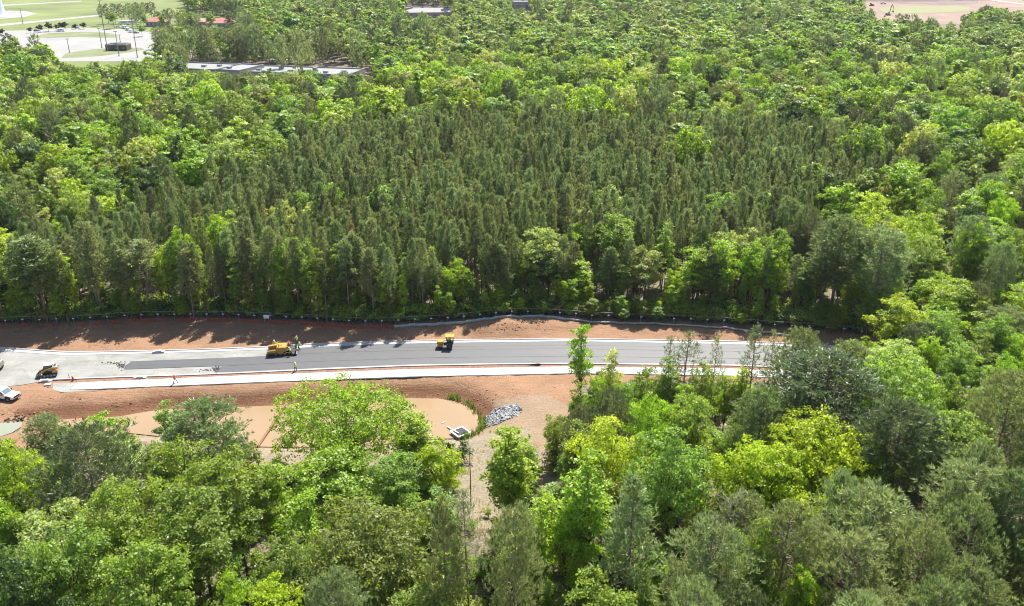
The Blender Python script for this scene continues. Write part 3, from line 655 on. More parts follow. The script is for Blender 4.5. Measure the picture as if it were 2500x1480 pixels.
heroes = [
 (405, 968, 13, 85, T, 'fresh', 'slim lacy green sapling rising against the muddy pond, left of the rounded pond pine'),
 (500, 988, 16, 185, G, 'pine', 'rounded dark pine in front of the left half of the muddy pond'),
 (100, 1018, 9, 95, G, 'pine', 'small dark pine beside the milky green puddle'),
 (235, 1010, 13, 170, B, 'bright', 'bright yellow-green tree at the left end of the muddy pond'),
 (160, 1040, 12, 110, B, 'fresh', 'small green tree between the two pines at the left end of the pond'),
 (195, 1055, 19, 250, G, 'pinedark', 'broad dark grey-green pine below the left end of the pond'),
 (420, 1062, 18, 210, B, 'mid', 'leafy mid-green tree below the rounded pond pine'),
 (560, 1092, 19, 210, B, 'mid', 'full mid-green tree just right of the leafy tree below the pond pine'),
 (15, 1085, 16, 150, B, 'bright', 'bright green tree cut by the left edge below the puddle'),
 (300, 1160, 19, 240, B, 'mid', 'large green tree in front of the broad dark pine at left'),
 (470, 1190, 19, 260, B, 'mid', 'large mid-green tree low at left, right of the one before the dark pine'),
 (130, 1260, 20, 230, B, 'fresh', 'fresh green tree low at the left edge corner'),
 (340, 1330, 20, 240, B, 'mid', 'shaded green tree near the bottom edge at left'),
 (20, 1350, 20, 220, B, 'dark', 'dark shaded tree in the bottom left corner'),
 (650, 1105, 17, 150, T, 'bright', 'airy bright green tree below the brown pipe in the pond'),
 (735, 1180, 16, 150, T, 'bright', 'thin-stemmed bright tree in the clearing below the spreading oak'),
 (810, 1100, 13, 230, B, 'bright', 'bright green tree directly below the great spreading oak'),
 (960, 1110, 13, 170, B, 'fresh', 'green tree below the right side of the spreading oak'),
 (1005, 1000, 13, 130, T, 'bright', 'slender bright tree at the right flank of the spreading oak'),
 (1080, 1070, 13, 120, B, 'lime', 'lime-tinged tree just below the floating skimmer'),
 (1070, 1180, 12, 120, T, 'fresh', 'slim green tree in the brown clearing left of the bare pole'),
 (1245, 1022, 19, 160, T, 'bright', 'tall airy tree standing below the riprap'),
 (890, 1235, 17, 380, B, 'olive', 'wide olive-green tree low at centre'),
 (700, 1300, 17, 200, B, 'olive', 'olive tree left of the wide olive one low at centre'),
 (1085, 1222, 22, 105, P, 'pine', 'slender tall pine, left one of the pair low at centre'),
 (1142, 1205, 22, 115, SP_, 'pinegrey', 'slender tall pine, right one of the pair low at centre'),
 (1250, 1248, 20, 130, G, 'pinegrey', 'grey-green pine below the tall airy tree by the riprap'),
 (660, 1398, 17, 180, B, 'lime', 'lime-green tree at the bottom edge left of centre'),
 (560, 1385, 17, 120, B, 'bright', 'bright green tree at the bottom edge beside the lime one'),
 (825, 1400, 18, 150, G, 'pinegrey', 'round-headed pine at the bottom edge left of centre'),
 (1425, 1095, 22, 200, T, 'bright', 'tall bright tree with a visible dark trunk right of the clearing'),
 (1315, 1200, 17, 140, T, 'lime', 'narrow lime-green tree on the right edge of the clearing'),
 (1545, 1175, 22, 135, P, 'pinegrey', 'tall narrow grey pine low right of centre'),
 (1500, 1008, 19, 210, B, 'lime', 'big yellow-green tree below the slabs of concrete path'),
 (1655, 1042, 20, 230, B, 'fresh', 'large rounded green tree right of the big yellow-green one'),
 (1740, 1282, 21, 210, G, 'pinegrey', 'full pale grey pine near the bottom right of centre'),
 (1850, 1255, 20, 160, B, 'mid', 'green tree behind the full pale grey pine'),
 (1425, 770, 17, 80, T, 'bright', 'tall slim bright tree rising across the road, alone'),
 (1490, 838, 15, 75, T, 'pale', 'pale lacy sapling in front of the asphalt, right of the slim bright tree'),
 (1675, 810, 18, 95, SP_, 'pine', 'thin-needled pine crossing the road, first from the left'),
 (1640, 826, 17, 60, SP_, 'pine', 'slight pine close at the left of the first road-side pine'),
 (1747, 824, 18, 62, SP_, 'pine', 'small pointed pine crossing the road, second from the left'),
 (1848, 800, 19, 75, SP_, 'pine', 'sparse pine crossing the road, third from the left'),
 (1892, 812, 18, 55, SP_, 'pine', 'narrow pine crossing the road beside the sparse one'),
 (1960, 815, 18, 130, G, 'pine', 'round-topped pine at the right end of the visible road'),
 (2020, 880, 21, 270, G, 'pinedark', 'huge dark dome-shaped pine at the right end of the road'),
 (1862, 962, 18, 130, G, 'pine', 'mid-sized pine left of the huge dark pine'),
 (1595, 882, 15, 95, B, 'mid', 'dark green round tree overlapping the concrete path'),
 (1645, 866, 16, 95, T, 'fresh', 'upright green tree overlapping the path, right of the dark round one'),
 (1720, 890, 13, 100, B, 'fresh', 'low green tree overlapping the path between the roadside pines'),
 (1820, 882, 13, 85, T, 'lime', 'yellow pointed tree overlapping the far end of the path'),
 (1780, 900, 12, 80, T, 'bright', 'bright tree next to the yellow pointed tree by the path'),
 (1410, 925, 12, 60, T, 'mid', 'thin vine-covered tree at the corner of the clay clearing'),
 (1360, 1000, 10, 80, B, 'mid', 'small green tree at the lower corner of the clay clearing'),
 (1425, 1002, 13, 95, G, 'pinedark', 'small dark pine beside the lower corner of the clay clearing'),
 (1480, 905, 12, 110, B, 'bright', 'bright bushy tree below the pale lacy sapling'),
 (1545, 920, 12, 100, B, 'fresh', 'green bushy tree left of the dark round tree by the path'),
 (1500, 960, 15, 100, G, 'pinedark', 'dark pine among bright trees below the path'),
 (1600, 960, 17, 130, B, 'bright', 'yellowish tree below the dark round tree'),
 (1700, 960, 17, 140, B, 'fresh', 'deep green tree with a dark trunk below the roadside pines'),
 (2185, 868, 20, 280, B, 'fresh', 'massive fresh green tree right of the huge dark pine'),
 (2015, 1012, 19, 290, B, 'lime', 'spreading lime-yellow tree below the huge dark pine'),
 (1870, 1065, 18, 260, B, 'lime', 'lime-yellow tree, lower left neighbour of the spreading one'),
 (2140, 1080, 16, 170, B, 'bright', 'bright tree at the right flank of the spreading lime-yellow tree'),
 (2215, 990, 21, 190, G, 'pinedark', 'dark brownish-green pine between the lime and fresh green trees'),
 (2345, 1000, 19, 230, B, 'fresh', 'light fresh green tree right of the dark brownish pine'),
 (2480, 925, 20, 170, G, 'pine', 'pine cut by the right edge above the light green tree'),
 (2385, 1145, 20, 190, G, 'pinegrey', 'grey pine below the light fresh green tree near the right edge'),
 (2475, 1165, 20, 150, G, 'pine', 'grey pine at the right edge beside the other grey pine'),
 (2150, 1215, 20, 210, G, 'pinegrey', 'broad pale pine below the lime-yellow trees'),
 (1925, 1240, 20, 170, G, 'pine', 'pine at the left flank of the broad pale pine'),
 (2090, 1300, 20, 190, G, 'pinegrey', 'pale pine second row of the lower right pine stand'),
 (2260, 1290, 20, 170, G, 'pine', 'pine in the middle of the lower right pine stand'),
 (1960, 1370, 17, 120, B, 'bright', 'bright bushy tree enclosed by the lower right pines'),
 (2118, 655, 19, 110, T, 'lime', 'upright lime tree lit beside the right end of the fence wood'),
 (2060, 545, 21, 125, G, 'pine', 'tall pine standing over the pale trees right of the plantation'),
 (2020, 620, 22, 110, P, 'pine', 'tall leaning-trunk pine at the right end of the fence'),
 (2160, 575, 20, 130, G, 'pinegrey', 'soft grey pine right of the tall pine over pale trees'),
 (2210, 398, 19, 115, B, 'bright', 'rounded yellow-green tree on the right edge of the pine plantation'),
 (1488, 460, 17, 80, B, 'pale', 'pale broadleaf tree alone within the pine plantation'),
 (1760, 476, 17, 100, B, 'fresh', 'fresh green broadleaf tree alone within the pine plantation'),
 (1580, 618, 19, 115, B, 'pale', 'pale yellow round tree at the front of the wood above the fence'),
 (1412, 640, 18, 85, T, 'bright', 'bright tree left of the pale yellow round tree'),
 (1330, 560, 19, 120, B, 'pale', 'pale flowering-looking tree at the corner of the pine plantation'),
 (1340, 620, 19, 95, B, 'dark', 'dark green tree under the pale one at the plantation corner'),
 (1700, 610, 18, 90, T, 'lime', 'lime tree right of the pale yellow round tree'),
 (1770, 570, 19, 100, T, 'bright', 'bright upright tree behind the lime tree of the front row'),
 (1840, 600, 18, 100, B, 'bright', 'bright tree of the front row right of centre'),
 (1900, 560, 18, 90, B, 'fresh', 'round green tree at the front corner of the plantation'),
 (820, 240, 20, 130, B, 'bright', 'wide yellow-green tree rising over its neighbours left of the plantation'),
 (808, 458, 16, 70, B, 'bright', 'bright round tree among pines left of centre'),
 (690, 490, 17, 80, B, 'pale', 'pale-topped tree among pines left of centre'),
 (440, 565, 18, 75, B, 'bright', 'bright tall-topped tree in the left front wood'),
 (395, 610, 16, 65, B, 'lime', 'lime tree just in front of the tall-topped tree at left'),
 (535, 530, 18, 75, B, 'bright', 'bright tree behind the left front wood'),
 (1110, 640, 15, 80, B, 'bright', 'bright tree in the front row of pines above the paved road'),
 (1050, 605, 14, 55, B, 'lime', 'small bright tree among the front pines at centre'),
 (5, 490, 18, 90, B, 'dark', 'dark green tree at the left edge among the lighter woods'),
 (272, 28, 13, 34, B, 'bright', 'round bright green tree standing alone at the left end of the far pine row'),
 (243, 13, 16, 14, G, 'pine', 'leaning sparse pine at the left tip of the far row by the tallest pole'),
 (258, 12, 15, 16, G, 'pinedark', 'second pine from the left tip of the far pine row'),
 (275, 11, 15, 18, G, 'pinedark', 'third pine from the left tip of the far pine row'),
 (292, 12, 15, 18, G, 'pinedark', 'fourth pine from the left tip of the far pine row'),
 (310, 10, 15, 20, G, 'pine', 'fifth pine from the left tip of the far pine row'),
 (328, 9, 15, 20, G, 'pinedark', 'sixth pine from the left tip of the far pine row'),
 (346, 8, 15, 20, G, 'pine', 'seventh pine from the left tip of the far pine row'),
 (366, 7, 15, 22, G, 'pinedark', 'eighth pine from the left tip of the far pine row'),
 (342, 55, 10, 24, B, 'fresh', 'small round tree on the near side of the parked campers'),
 (350, 34, 12, 20, B, 'mid', 'dark leafy tree between the campers and the first red roof'),
 (862, 560, 17, 30, P, 'rust', 'rusty brown dying pine in the front of the plantation'),
 (2345, 912, 15, 110, B, 'mid', 'mid-green tree closing over the hidden road end near the right edge'),
 (2280, 890, 14, 90, T, 'fresh', 'upright green tree left of the one over the hidden road end'),
 (75, 590, 21, 120, P, 'pine', 'tall bare-trunked pine above the fence at far left'),
 (210, 555, 20, 90, P, 'pine', 'tall bare-trunked pine above the fence, second at left'),
 (340, 600, 20, 90, P, 'pinegrey', 'tall bare-trunked pine above the fence, third at left'),
]
for h in heroes: H_(*h[:6], h[6], var=2 if h[0] == 1425 and h[1] == 770 else None)
# the great oak over the pond
OAK_X, OAK_Y, _ = w(835, 952, 15)

vis_corr = [(x, y - (0 if x < 1050 else 12 if x < 1250 else 26)) for x, y in FB] + [(2000, 830), (1935, 870), (1900, 930), (1560, 908), (1410, 915), (1400, 985), (1385, 1000), (1340, 1010), (1320, 1050), (1200, 1092), (1185, 1250), (1135, 1250), (1130, 1078), (700, 1125), (640, 1098), (600, 1088), (420, 1066), (280, 1036), (130, 1042), (70, 1075), (-260, 1080)]
roof_vis = [(450, 148), (700, 154), (905, 162), (905, 176), (850, 180), (790, 178), (740, 169), (690, 168), (650, 176), (600, 166), (540, 172), (455, 162)]
red_vis = [(358, 40), (412, 40), (415, 58), (440, 40), (580, 42), (582, 60), (440, 62), (358, 62)]
gh_vis = [(985, 18), (1100, 18), (1100, 32), (1000, 36)]
site_vis = [(2100, -40), (2700, -40), (2700, 30), (2485, 26), (2470, 12), (2400, 12), (2350, 22), (2340, 58), (2306, 52), (2285, 38), (2185, 36), (2120, 20)]
site_vis2 = [(1245, -30), (1290, -30), (1290, 12), (1250, 12)]
VIS = [vis_corr, OPEN_TL, roof_vis, red_vis, gh_vis, site_vis, site_vis2]
sparse = [(560, 1090), (1400, 1090), (1400, 1700), (560, 1700)]
PINEZ = [(840, 300), (950, 280), (1150, 268), (1500, 285), (1900, 285), (2150, 325), (2260, 415), (2060, 430), (1960, 500), (1860, 560), (1700, 560), (1500, 545), (1290, 560), (1290, 760), (-260, 760), (-260, 640), (150, 545), (300, 470), (500, 415), (640, 390), (760, 330)]
PINEL = [(-260, 1000), (-260, 380), (640, 380), (760, 460), (800, 560), (800, 1000)]
PINEBR = [(1620, 1500), (1640, 1360), (1880, 1215), (2150, 1185), (2520, 1110), (2900, 1110), (2900, 2400), (1700, 2400)]
PINE_TL = [(560, -10), (640, 100), (900, 120), (880, 165), (560, 150), (400, 130), (375, 60), (240, 30), (250, 10), (560, 0)]
vn = lambda x, y, s: (math.sin(x * s + 1.7 * math.sin(y * s * .8)) + math.cos(y * s * 1.3 + 1.1 * math.sin(x * s * .6 + 2))) * .5
herox = np.array([(t['x'], t['y'], t['r']) for t in trees] + [(OAK_X, OAK_Y - 1, 10)])
MX0, MY0, MS = -1000, -200, 2
_mx, _my = np.meshgrid(np.arange(MX0, 3600, MS) + 1.0, np.arange(MY0, 3000, MS) + 1.0)
def raster(polys):
    m = np.zeros(_mx.shape, bool)
    for p in polys: m |= inpoly(_mx, _my, p)
    return m
RS = {id(p): raster([p]) for p in (PINEZ, PINEL, PINEBR, PINE_TL, sparse, CLAY_PX)}; RVIS = raster(VIS)
raster_open = raster([OPEN_TL, red_vis, roof_vis])
def look(m, px, py):
    i, j = int((py - MY0) / MS), int((px - MX0) / MS)
    return bool(m[i, j]) if 0 <= i < m.shape[0] and 0 <= j < m.shape[1] else False
def inm(px, py, poly): return look(RS[id(poly)], px, py)
def ok(px, py): return not look(RVIS, px, py)
def blocked(x, y, h, r):
    for f in (0, .3, .5, .65, .8, .9, 1.0):
        a, b, d = pix(x, y, h * f)
        k = r * FPX / d * .8
        if f < .4:
            if not ok(a, b): return True
        elif not (ok(a, b) and (ok(a - k * .7, b + 3) and ok(a + k * .7, b + 3))): return True
    return False
def fill(step, want):
    n = 0; Y = 62.0
    while Y < 1330:
        d = Y * ct + CH * st; Xr = (1250 + 330) / FPX * d
        X = -Xr
        while X < Xr:
            x = X + rnd.uniform(-.42, .42) * step; y = Y + rnd.uniform(-.42, .42) * step; X += step
            want(x, y)
        Y += step
def want_broad(x, y):
    px, py, d = pix(x, y, 15)
    if py < -70 or py > 1720: return
    one = (px, py)
    bx, by, _ = pix(x, y, 0)
    inP = inm(*one, PINEZ); inL = inm(*one, PINEL) and by < 800; BR = inm(*one, PINEBR)
    if inP and not (inL and vn(x, y, .045) > .1) and rnd.random() > .10: return
    if BR and rnd.random() > .2: return
    if inm(bx, by, sparse) and rnd.random() > .5: return
    h = rnd.uniform(13.5, 19); r = rnd.uniform(3.2, 5.8)
    if d > 240: r = rnd.uniform(3.4, 6.0) * (1.45 if rnd.random() < .25 else 1); h = 11 + r * 1.5 + rnd.uniform(-2, 2)
    kind = B if rnd.random() < .74 else T
    if kind == T: r *= .68
    if py > 800: h = rnd.uniform(11, 17)
    if by > 790 and by < 1000 and bx > 1400: h = rnd.uniform(9, 15)
    if blocked(x, y, h, r): return
    dd_ = np.hypot(herox[:, 0] - x, herox[:, 1] - y) - herox[:, 2] * .8 - r * .55
    if dd_.min() < 0: return
    g = vn(x, y, .021); q = rnd.random()
    farpine = inm(*one, PINE_TL)
    if (farpine and q < .8) or (not farpine and q < .10 + .12 * (g < -.45)) :
        kind = G; t = rnd.choice(['pinedark', 'pine', 'pinegrey', 'pinedark']); r = rnd.uniform(2.6, 4.2)
    else:
        t = rnd.choices(['bright', 'lime', 'fresh', 'mid', 'dark', 'olive', 'pale'], [26 + 18 * (g > 0), 8 + 6 * (g > .3), 22, 22 + 12 * (g < 0), 6, 8, 10])[0]
        if d > 430: t = rnd.choices([t, 'fresh', 'mid', 'pale'], [.5, .25, .15, .1])[0]
    trees.append(dict(x=x, y=y, kind=kind, h=h, r=r, tint=t, hero=False))
def want_pine(x, y):
    px, py, d = pix(x, y, 16)
    one = (px, py)
    BR = inm(*one, PINEBR) and py < 1700; TL = inm(*one, PINE_TL)
    inP = inm(*one, PINEZ)
    if not (inP or BR or TL): return
    if TL and rnd.random() > .22: return
    if BR and rnd.random() > .33: return
    if inP and inm(*one, PINEL) and (vn(x, y, .045) > .1 or rnd.random() < .3): return
    h = rnd.triangular(12.5, 20, 17); r = rnd.uniform(1.15, 2.15)
    kind = P
    if BR or TL: kind = G; r = rnd.uniform(2.6, 4.0); h = rnd.uniform(15, 20)
    if blocked(x, y, h, r): return
    dd_ = np.hypot(herox[:, 0] - x, herox[:, 1] - y) - herox[:, 2] * .75 - r * .4
    if dd_.min() < 0: return
    t = rnd.choices(['pine', 'pinegrey', 'pinedark', 'rust'], [6, 5, 2, 0])[0]
    trees.append(dict(x=x, y=y, kind=kind, h=h, r=r, tint=t, hero=False))
fill(8.0, want_broad)
fill(3.6, want_pine)
for i in range(150):
    bx, by = rnd.uniform(385, 960), rnd.uniform(98, 176) if i % 2 else rnd.uniform(60, 110)
    X, Y, _ = w(bx, by, 0)
    hh_ = rnd.uniform(10, 15); tx, ty, _ = pix(X, Y, hh_)
    if look(raster_open, tx, ty) or by > 150 + (bx - 460) * .03 + 22: continue
    trees.append(dict(x=X, y=Y, kind=rnd.choice([G, G, B, B]), h=hh_, r=rnd.uniform(2.6, 4.4), tint=rnd.choice(['pinedark', 'pine', 'mid', 'fresh', 'bright']), hero=False))
# small trees filling the gaps of the near wood and of the right-hand wood
def want_small(x, y):
    px, py, d = pix(x, y, 8); bx, by, _ = pix(x, y, 0)
    if py < 560 or py > 1650 or px < -200 or px > 2700: return
    if py < 830 and px < 1850 and rnd.random() > .25: return
    if inm(px, py, PINEBR) and rnd.random() > .3: return
    if inm(bx, by, sparse) and rnd.random() > .85: return
    h = rnd.uniform(6, 12.5); r = rnd.uniform(1.5, 3.0)
    if blocked(x, y, h, r): return
    dd_ = np.hypot(herox[:, 0] - x, herox[:, 1] - y) - herox[:, 2] * .3 - r * .3
    if dd_.min() < 0: return
    g = rnd.random()
    trees.append(dict(x=x, y=y, kind=T if g < .75 else B, h=h, r=r, tint=rnd.choices(['bright', 'lime', 'fresh', 'mid', 'olive'], [8, 3, 6, 5, 2])[0], hero=False))
fill(5.4, want_small)
for i in range(95):
    bx = rnd.uniform(-250, 1050) if i < 60 else rnd.uniform(1050, 1980)
    by = np.interp(bx, [p[0] for p in FB], [p[1] for p in FB]) - (rnd.uniform(8, 30) if bx < 800 else rnd.uniform(20, 38) if bx < 1250 else rnd.uniform(34, 56))
    X, Y, _ = w(bx, by, .9); k_ = rnd.random()
    trees.append(dict(x=X, y=Y, kind=P if k_ < .55 else T, h=rnd.uniform(14, 18.5) if bx < 900 else rnd.uniform(11, 15), r=rnd.uniform(1.5, 2.6), tint=rnd.choice(['pine', 'pinegrey']) if k_ < .55 else rnd.choice(['bright', 'fresh', 'lime', 'mid']), hero=False))
# a screen of trees in front of the long white building
for i in range(64):
    bx = rnd.uniform(440, 915); hh_ = rnd.uniform(9, 12.5); top = np.interp(bx, [440, 900], [172, 181]) + rnd.uniform(-5, 9) - (7 if rnd.random() < .25 else 0)
    X, Y, _ = w(bx, top, hh_)
    k_ = rnd.choice([B, B, G, T]); trees.append(dict(x=X, y=Y, kind=k_, h=hh_, r=rnd.uniform(2.6, 4.2), tint=rnd.choice(['pinedark', 'pine']) if k_ == G else rnd.choice(['mid', 'fresh', 'bright', 'pale', 'dark']), hero=False))
# slender leafy trees and saplings along the cut edge of the wood behind the fence
for i in range(250):
    bx = rnd.uniform(-250, 2080); dy = rnd.uniform(3, 62) if bx > 1250 else rnd.uniform(3, 50); by = np.interp(bx, [p[0] for p in FB], [p[1] for p in FB]) - dy
    X, Y, _ = w(bx, by, .9)
    h = rnd.uniform(4, 13)
    if bx > 1100: h = min(h, 2.5 + dy / 5.2 * 1.3)
    trees.append(dict(x=X, y=Y, kind=T, h=h, r=rnd.uniform(.9, 2.0), tint=rnd.choice(['bright', 'fresh', 'mid', 'lime', 'olive']), hero=False, edge=True))
print('trees', len(trees))

groups = {'plant': 'pines of the plantation beyond the fence', 'front': 'leafy trees along the fence edge of the wood', 'far': 'broadleaf trees of the wood beyond the road',
          'near': 'broadleaf trees on the near side of the road', 'nearpine': 'pines on the near side of the road', 'farpine': 'rounded pines mixed in the woods'}
def place(t, hero_i=None):
    d = pix(t['x'], t['y'], t['h'] * .6)[2]
    lod = 0 if d < 215 else 1 if d < 430 else 2
    if t['kind'] == B and t['r'] > 6.6 and lod < 2: t['kind'] = 'wide'
    if t['kind'] == SP_: lod = 0
    vs = VAR[(t['kind'], lod)]; H0, R0, cm, tm, pi_ = vs[t.get('var') if t.get('var') is not None else rnd.randrange(len(vs))]
    sc = (t['r'] / R0, t['r'] / R0, t['h'] / H0)
    return d, cm, tm, pi_, sc
_zx = np.arange(-172, 173, 1.0); _zy = np.arange(58, 303, 1.0); _ZX, _ZY = np.meshgrid(_zx, _zy); _ZH = hfun(_ZX.ravel(), _ZY.ravel()).reshape(_ZX.shape)
def ground_z(x, y): return float(_ZH[int(round(y - 58)), int(round(x + 172))]) - .05 if (abs(x) < 170 and 60 < y < 300) else 0.0
for t in trees:
    t['d'] = pix(t['x'], t['y'], t['h'] * .6)[2]; px, py, _ = pix(t['x'], t['y'], t['h'] * .8)
    t['vis'] = -40 < px < 2540 and -30 < py < 1500; t['px'], t['py'] = px, py
KN = {'wide': ('broadleaf_tree', 'broadleaf tree'), SP_: ('pine_tree', 'pine tree'), B: ('broadleaf_tree', 'broadleaf tree'), T: ('slender_tree', 'slender tree'), P: ('pine_tree', 'pine tree'), G: ('pine_tree', 'pine tree')}
indiv = []
hero_n = {k: sum(1 for t in trees if t['hero'] and KN[t['kind']][0] == k) for k in ('broadleaf_tree', 'slender_tree', 'pine_tree')}
for nm in ('broadleaf_tree', 'slender_tree', 'pine_tree'):
    c = sorted([t for t in trees if not t['hero'] and t['vis'] and KN[t['kind']][0] == nm], key=lambda t: -(t['h'] * t['r']) / t['d'] ** 2)
    indiv += c[:298 - hero_n[nm] - (1 if nm == 'broadleaf_tree' else 0)]
indiv_ids = set(id(t) for t in indiv)
heroes_t = [t for t in trees if t['hero']]
for t in heroes_t:
    b = pix(t['x'], t['y'], 0); print('hero', round(t['px']), round(t['py']), 'base', round(b[0]), round(b[1]), 'r', round(t['r'], 1), t['label'][:30])
def side(px): return ('far left', 'left of centre', 'centre', 'right of centre', 'far right')[int(np.clip(px / 500, 0, 4))]
def lab(t):
    W_ = TWORD[t['tint']]; k = t['kind']; bpy_ = pix(t['x'], t['y'], 0)[1]; rr = t['r'] / {B: 4.5, 'wide': 9, T: 3, P: 2.2, G: 3.4}[k]
    sz = 'small' if t['h'] * rr < 14 else 'large' if t['h'] * rr > 18.5 else 'medium'
    if t.get('edge'): return (sz, W_, 'saplings', 'against the fence', side(t['px'])), 'leafy saplings along the fence edge of the wood'
    if bpy_ < 830 or (t['px'] > 2050 and t['py'] < 800):
        dep = 'above the fence' if t['py'] > 640 else 'front wood' if t['py'] > 520 else 'middle wood' if t['py'] > 380 else 'upper wood' if t['py'] > 200 else 'far wood'
        if k == P: return (sz, W_, 'narrow pines', dep, side(t['px'])), groups['plant']
        if k == G: return (sz, W_, 'rounded pines', dep, side(t['px'])), groups['farpine']
        return (sz, W_, 'upright broadleaves' if k == T else 'round broadleaves', dep, side(t['px'])), groups['far']
    row = 'just below the road' if t['py'] < 1000 else 'mid near wood' if t['py'] < 1250 else 'by bottom edge'
    if k in (P, G): return (sz, W_, 'pines', row, side(t['px'])), groups['nearpine']
    return (sz, W_, 'upright broadleaves' if k == T else 'round broadleaves', row, side(t['px'])), groups['near']
ORD = ['leftmost', 'second from left', 'third from left', 'fourth from left', 'fifth from left', 'sixth from left', 'seventh from left', 'eighth from left', 'ninth from left', 'tenth from left', 'eleventh from left', 'twelfth from left'] + [q + ' from left' for q in ('thirteenth', 'fourteenth', 'fifteenth', 'sixteenth', 'seventeenth', 'eighteenth', 'nineteenth', 'twentieth')]
LABELS = {}; clus = {}
for t in indiv:
    k_, g_ = lab(t); clus.setdefault((k_, g_), []).append(t)
SING = {'saplings': 'sapling', 'narrow pines': 'narrow pine', 'rounded pines': 'rounded pine', 'upright broadleaves': 'upright broadleaf tree', 'round broadleaves': 'round broadleaf tree', 'pines': 'pine'}
for (k_, g_), ts in clus.items():
    ts.sort(key=lambda t: t['px'])
    for i, t in enumerate(ts):
        if len(ts) == 1: lb = f"{k_[0]} {k_[1]} {SING[k_[2]]}, {k_[3]}, {k_[4]}"
        else:
            o_ = ORD[i] if i < len(ORD) else 'rightmost'
            if i == len(ts) - 1: o_ = 'rightmost'
            lb = f"{o_} of {k_[0]} {k_[1]} {k_[2]}, {k_[3]}, {k_[4]}"
        LABELS[id(t)] = (lb, g_)
tmp = []
for t in heroes_t + indiv:
    d, cm, tm, pi_, sc = place(t); nm, cat = KN[t['kind']]
    z = ground_z(t['x'], t['y'])
    lb, gp = (t['label'], None) if t['hero'] else LABELS[id(t)]
    if t['hero']: gp = None
    e = empty(nm, (t['x'], t['y'], z), rnd.uniform(0, 6.28), lb, 'tree' if cat != 'pine tree' else 'pine tree', gp)
    e.scale = sc; e.rotation_euler.x = rnd.uniform(-.03, .03); e.rotation_euler.y = rnd.uniform(-.03, .03)
    c = bpy.data.objects.new('crown', cm); COL.objects.link(c); c.parent = e; c['tint'] = tnt(t['tint'])
    k = bpy.data.objects.new('trunk', tm); COL.objects.link(k); k.parent = e; k['tint'] = [1., 1., 1.]
# oak over the pond
lvv, (wv, wf) = broadleaf(77, 15, 11.8, .22, 'spread', 120, 15, 16, .38, open_=.22)
e = empty('oak_tree', (OAK_X, OAK_Y, ground_z(OAK_X, OAK_Y)), .6, 'great spreading oak with open layered crown in front of the muddy pond', 'oak tree')
c = bpy.data.objects.new('crown', mesh_np('crown', [(*lvv, 0)], [M['leaf']])); COL.objects.link(c); c.parent = e; c['tint'] = [.235, .335, .045]
k = bpy.data.objects.new('trunk', mesh_np('trunk', [(wv, wf, None, 0)], [M['bark']])); COL.objects.link(k); k.parent = e

# the rest of the wood: one mass each, instanced tree meshes
def scatter_group():
    g = bpy.data.node_groups.new('scatter', 'GeometryNodeTree')
    g.interface.new_socket('Geometry', in_out='INPUT', socket_type='NodeSocketGeometry'); g.interface.new_socket('Geometry', in_out='OUTPUT', socket_type='NodeSocketGeometry')
    n = g.nodes; i = n.new('NodeGroupInput'); out = n.new('NodeGroupOutput'); iop = n.new('GeometryNodeInstanceOnPoints'); ci = n.new('GeometryNodeCollectionInfo')
    ci.inputs['Collection'].default_value = pcol; ci.inputs['Separate Children'].default_value = True; ci.inputs['Reset Children'].default_value = True
    iop.inputs['Pick Instance'].default_value = True
    def attr(nm, ty):
        a = n.new('GeometryNodeInputNamedAttribute'); a.data_type = ty; a.inputs['Name'].default_value = nm; return a.outputs['Attribute']
    e2r = n.new('FunctionNodeEulerToRotation')
    g.links.new(attr('rot', 'FLOAT_VECTOR'), e2r.inputs[0]); g.links.new(e2r.outputs[0], iop.inputs['Rotation'])
    g.links.new(attr('scl', 'FLOAT_VECTOR'), iop.inputs['Scale']); g.links.new(attr('idx', 'INT'), iop.inputs['Instance Index'])
    g.links.new(i.outputs[0], iop.inputs['Points']); g.links.new(ci.outputs[0], iop.inputs['Instance']); g.links.new(iop.outputs[0], out.inputs[0])
    return g
SG = scatter_group()
def scatter(name, items, label, cat):
    if not items: return
    me = bpy.data.meshes.new(name); me.from_pydata([i[0] for i in items], [], [])
    for nm, ty, k, col in (('rot', 'FLOAT_VECTOR', 'vector', 1), ('scl', 'FLOAT_VECTOR', 'vector', 2), ('tint', 'FLOAT_VECTOR', 'vector', 3), ('idx', 'INT', 'value', 4)):
        a = me.attributes.new(nm, ty, 'POINT'); a.data.foreach_set(k, np.array([i[col] for i in items]).ravel())
    o = bpy.data.objects.new(name, me); COL.objects.link(o); o.modifiers.new('scatter', 'NODES').node_group = SG
    return tag(o, label, cat, kind='stuff')
rest = {B: [], T: [], P: [], G: []}
for t in trees:
    if t['hero'] or id(t) in indiv_ids: continue
    d, cm, tm, pi_, sc = place(t)
    rest[B if t['kind'] == 'wide' else t['kind']].append(((t['x'], t['y'], ground_z(t['x'], t['y'])), (rnd.uniform(-.03, .03), rnd.uniform(-.03, .03), rnd.uniform(0, 6.28)), sc, tnt(t['tint']), pi_))
scatter('broadleaf_woods', rest[B], 'rolling mass of green broadleaf crowns stretching to the top of the view', 'woods')
scatter('slender_tree_woods', rest[T], 'upright bright leafy crowns scattered through the far wood', 'woods')
scatter('pine_woods', rest[P], 'dense plantation of narrow pointed grey-green pines beyond the road', 'woods')
scatter('old_pine_woods', rest[G], 'dark round-headed pines dotted through the far wood', 'woods')
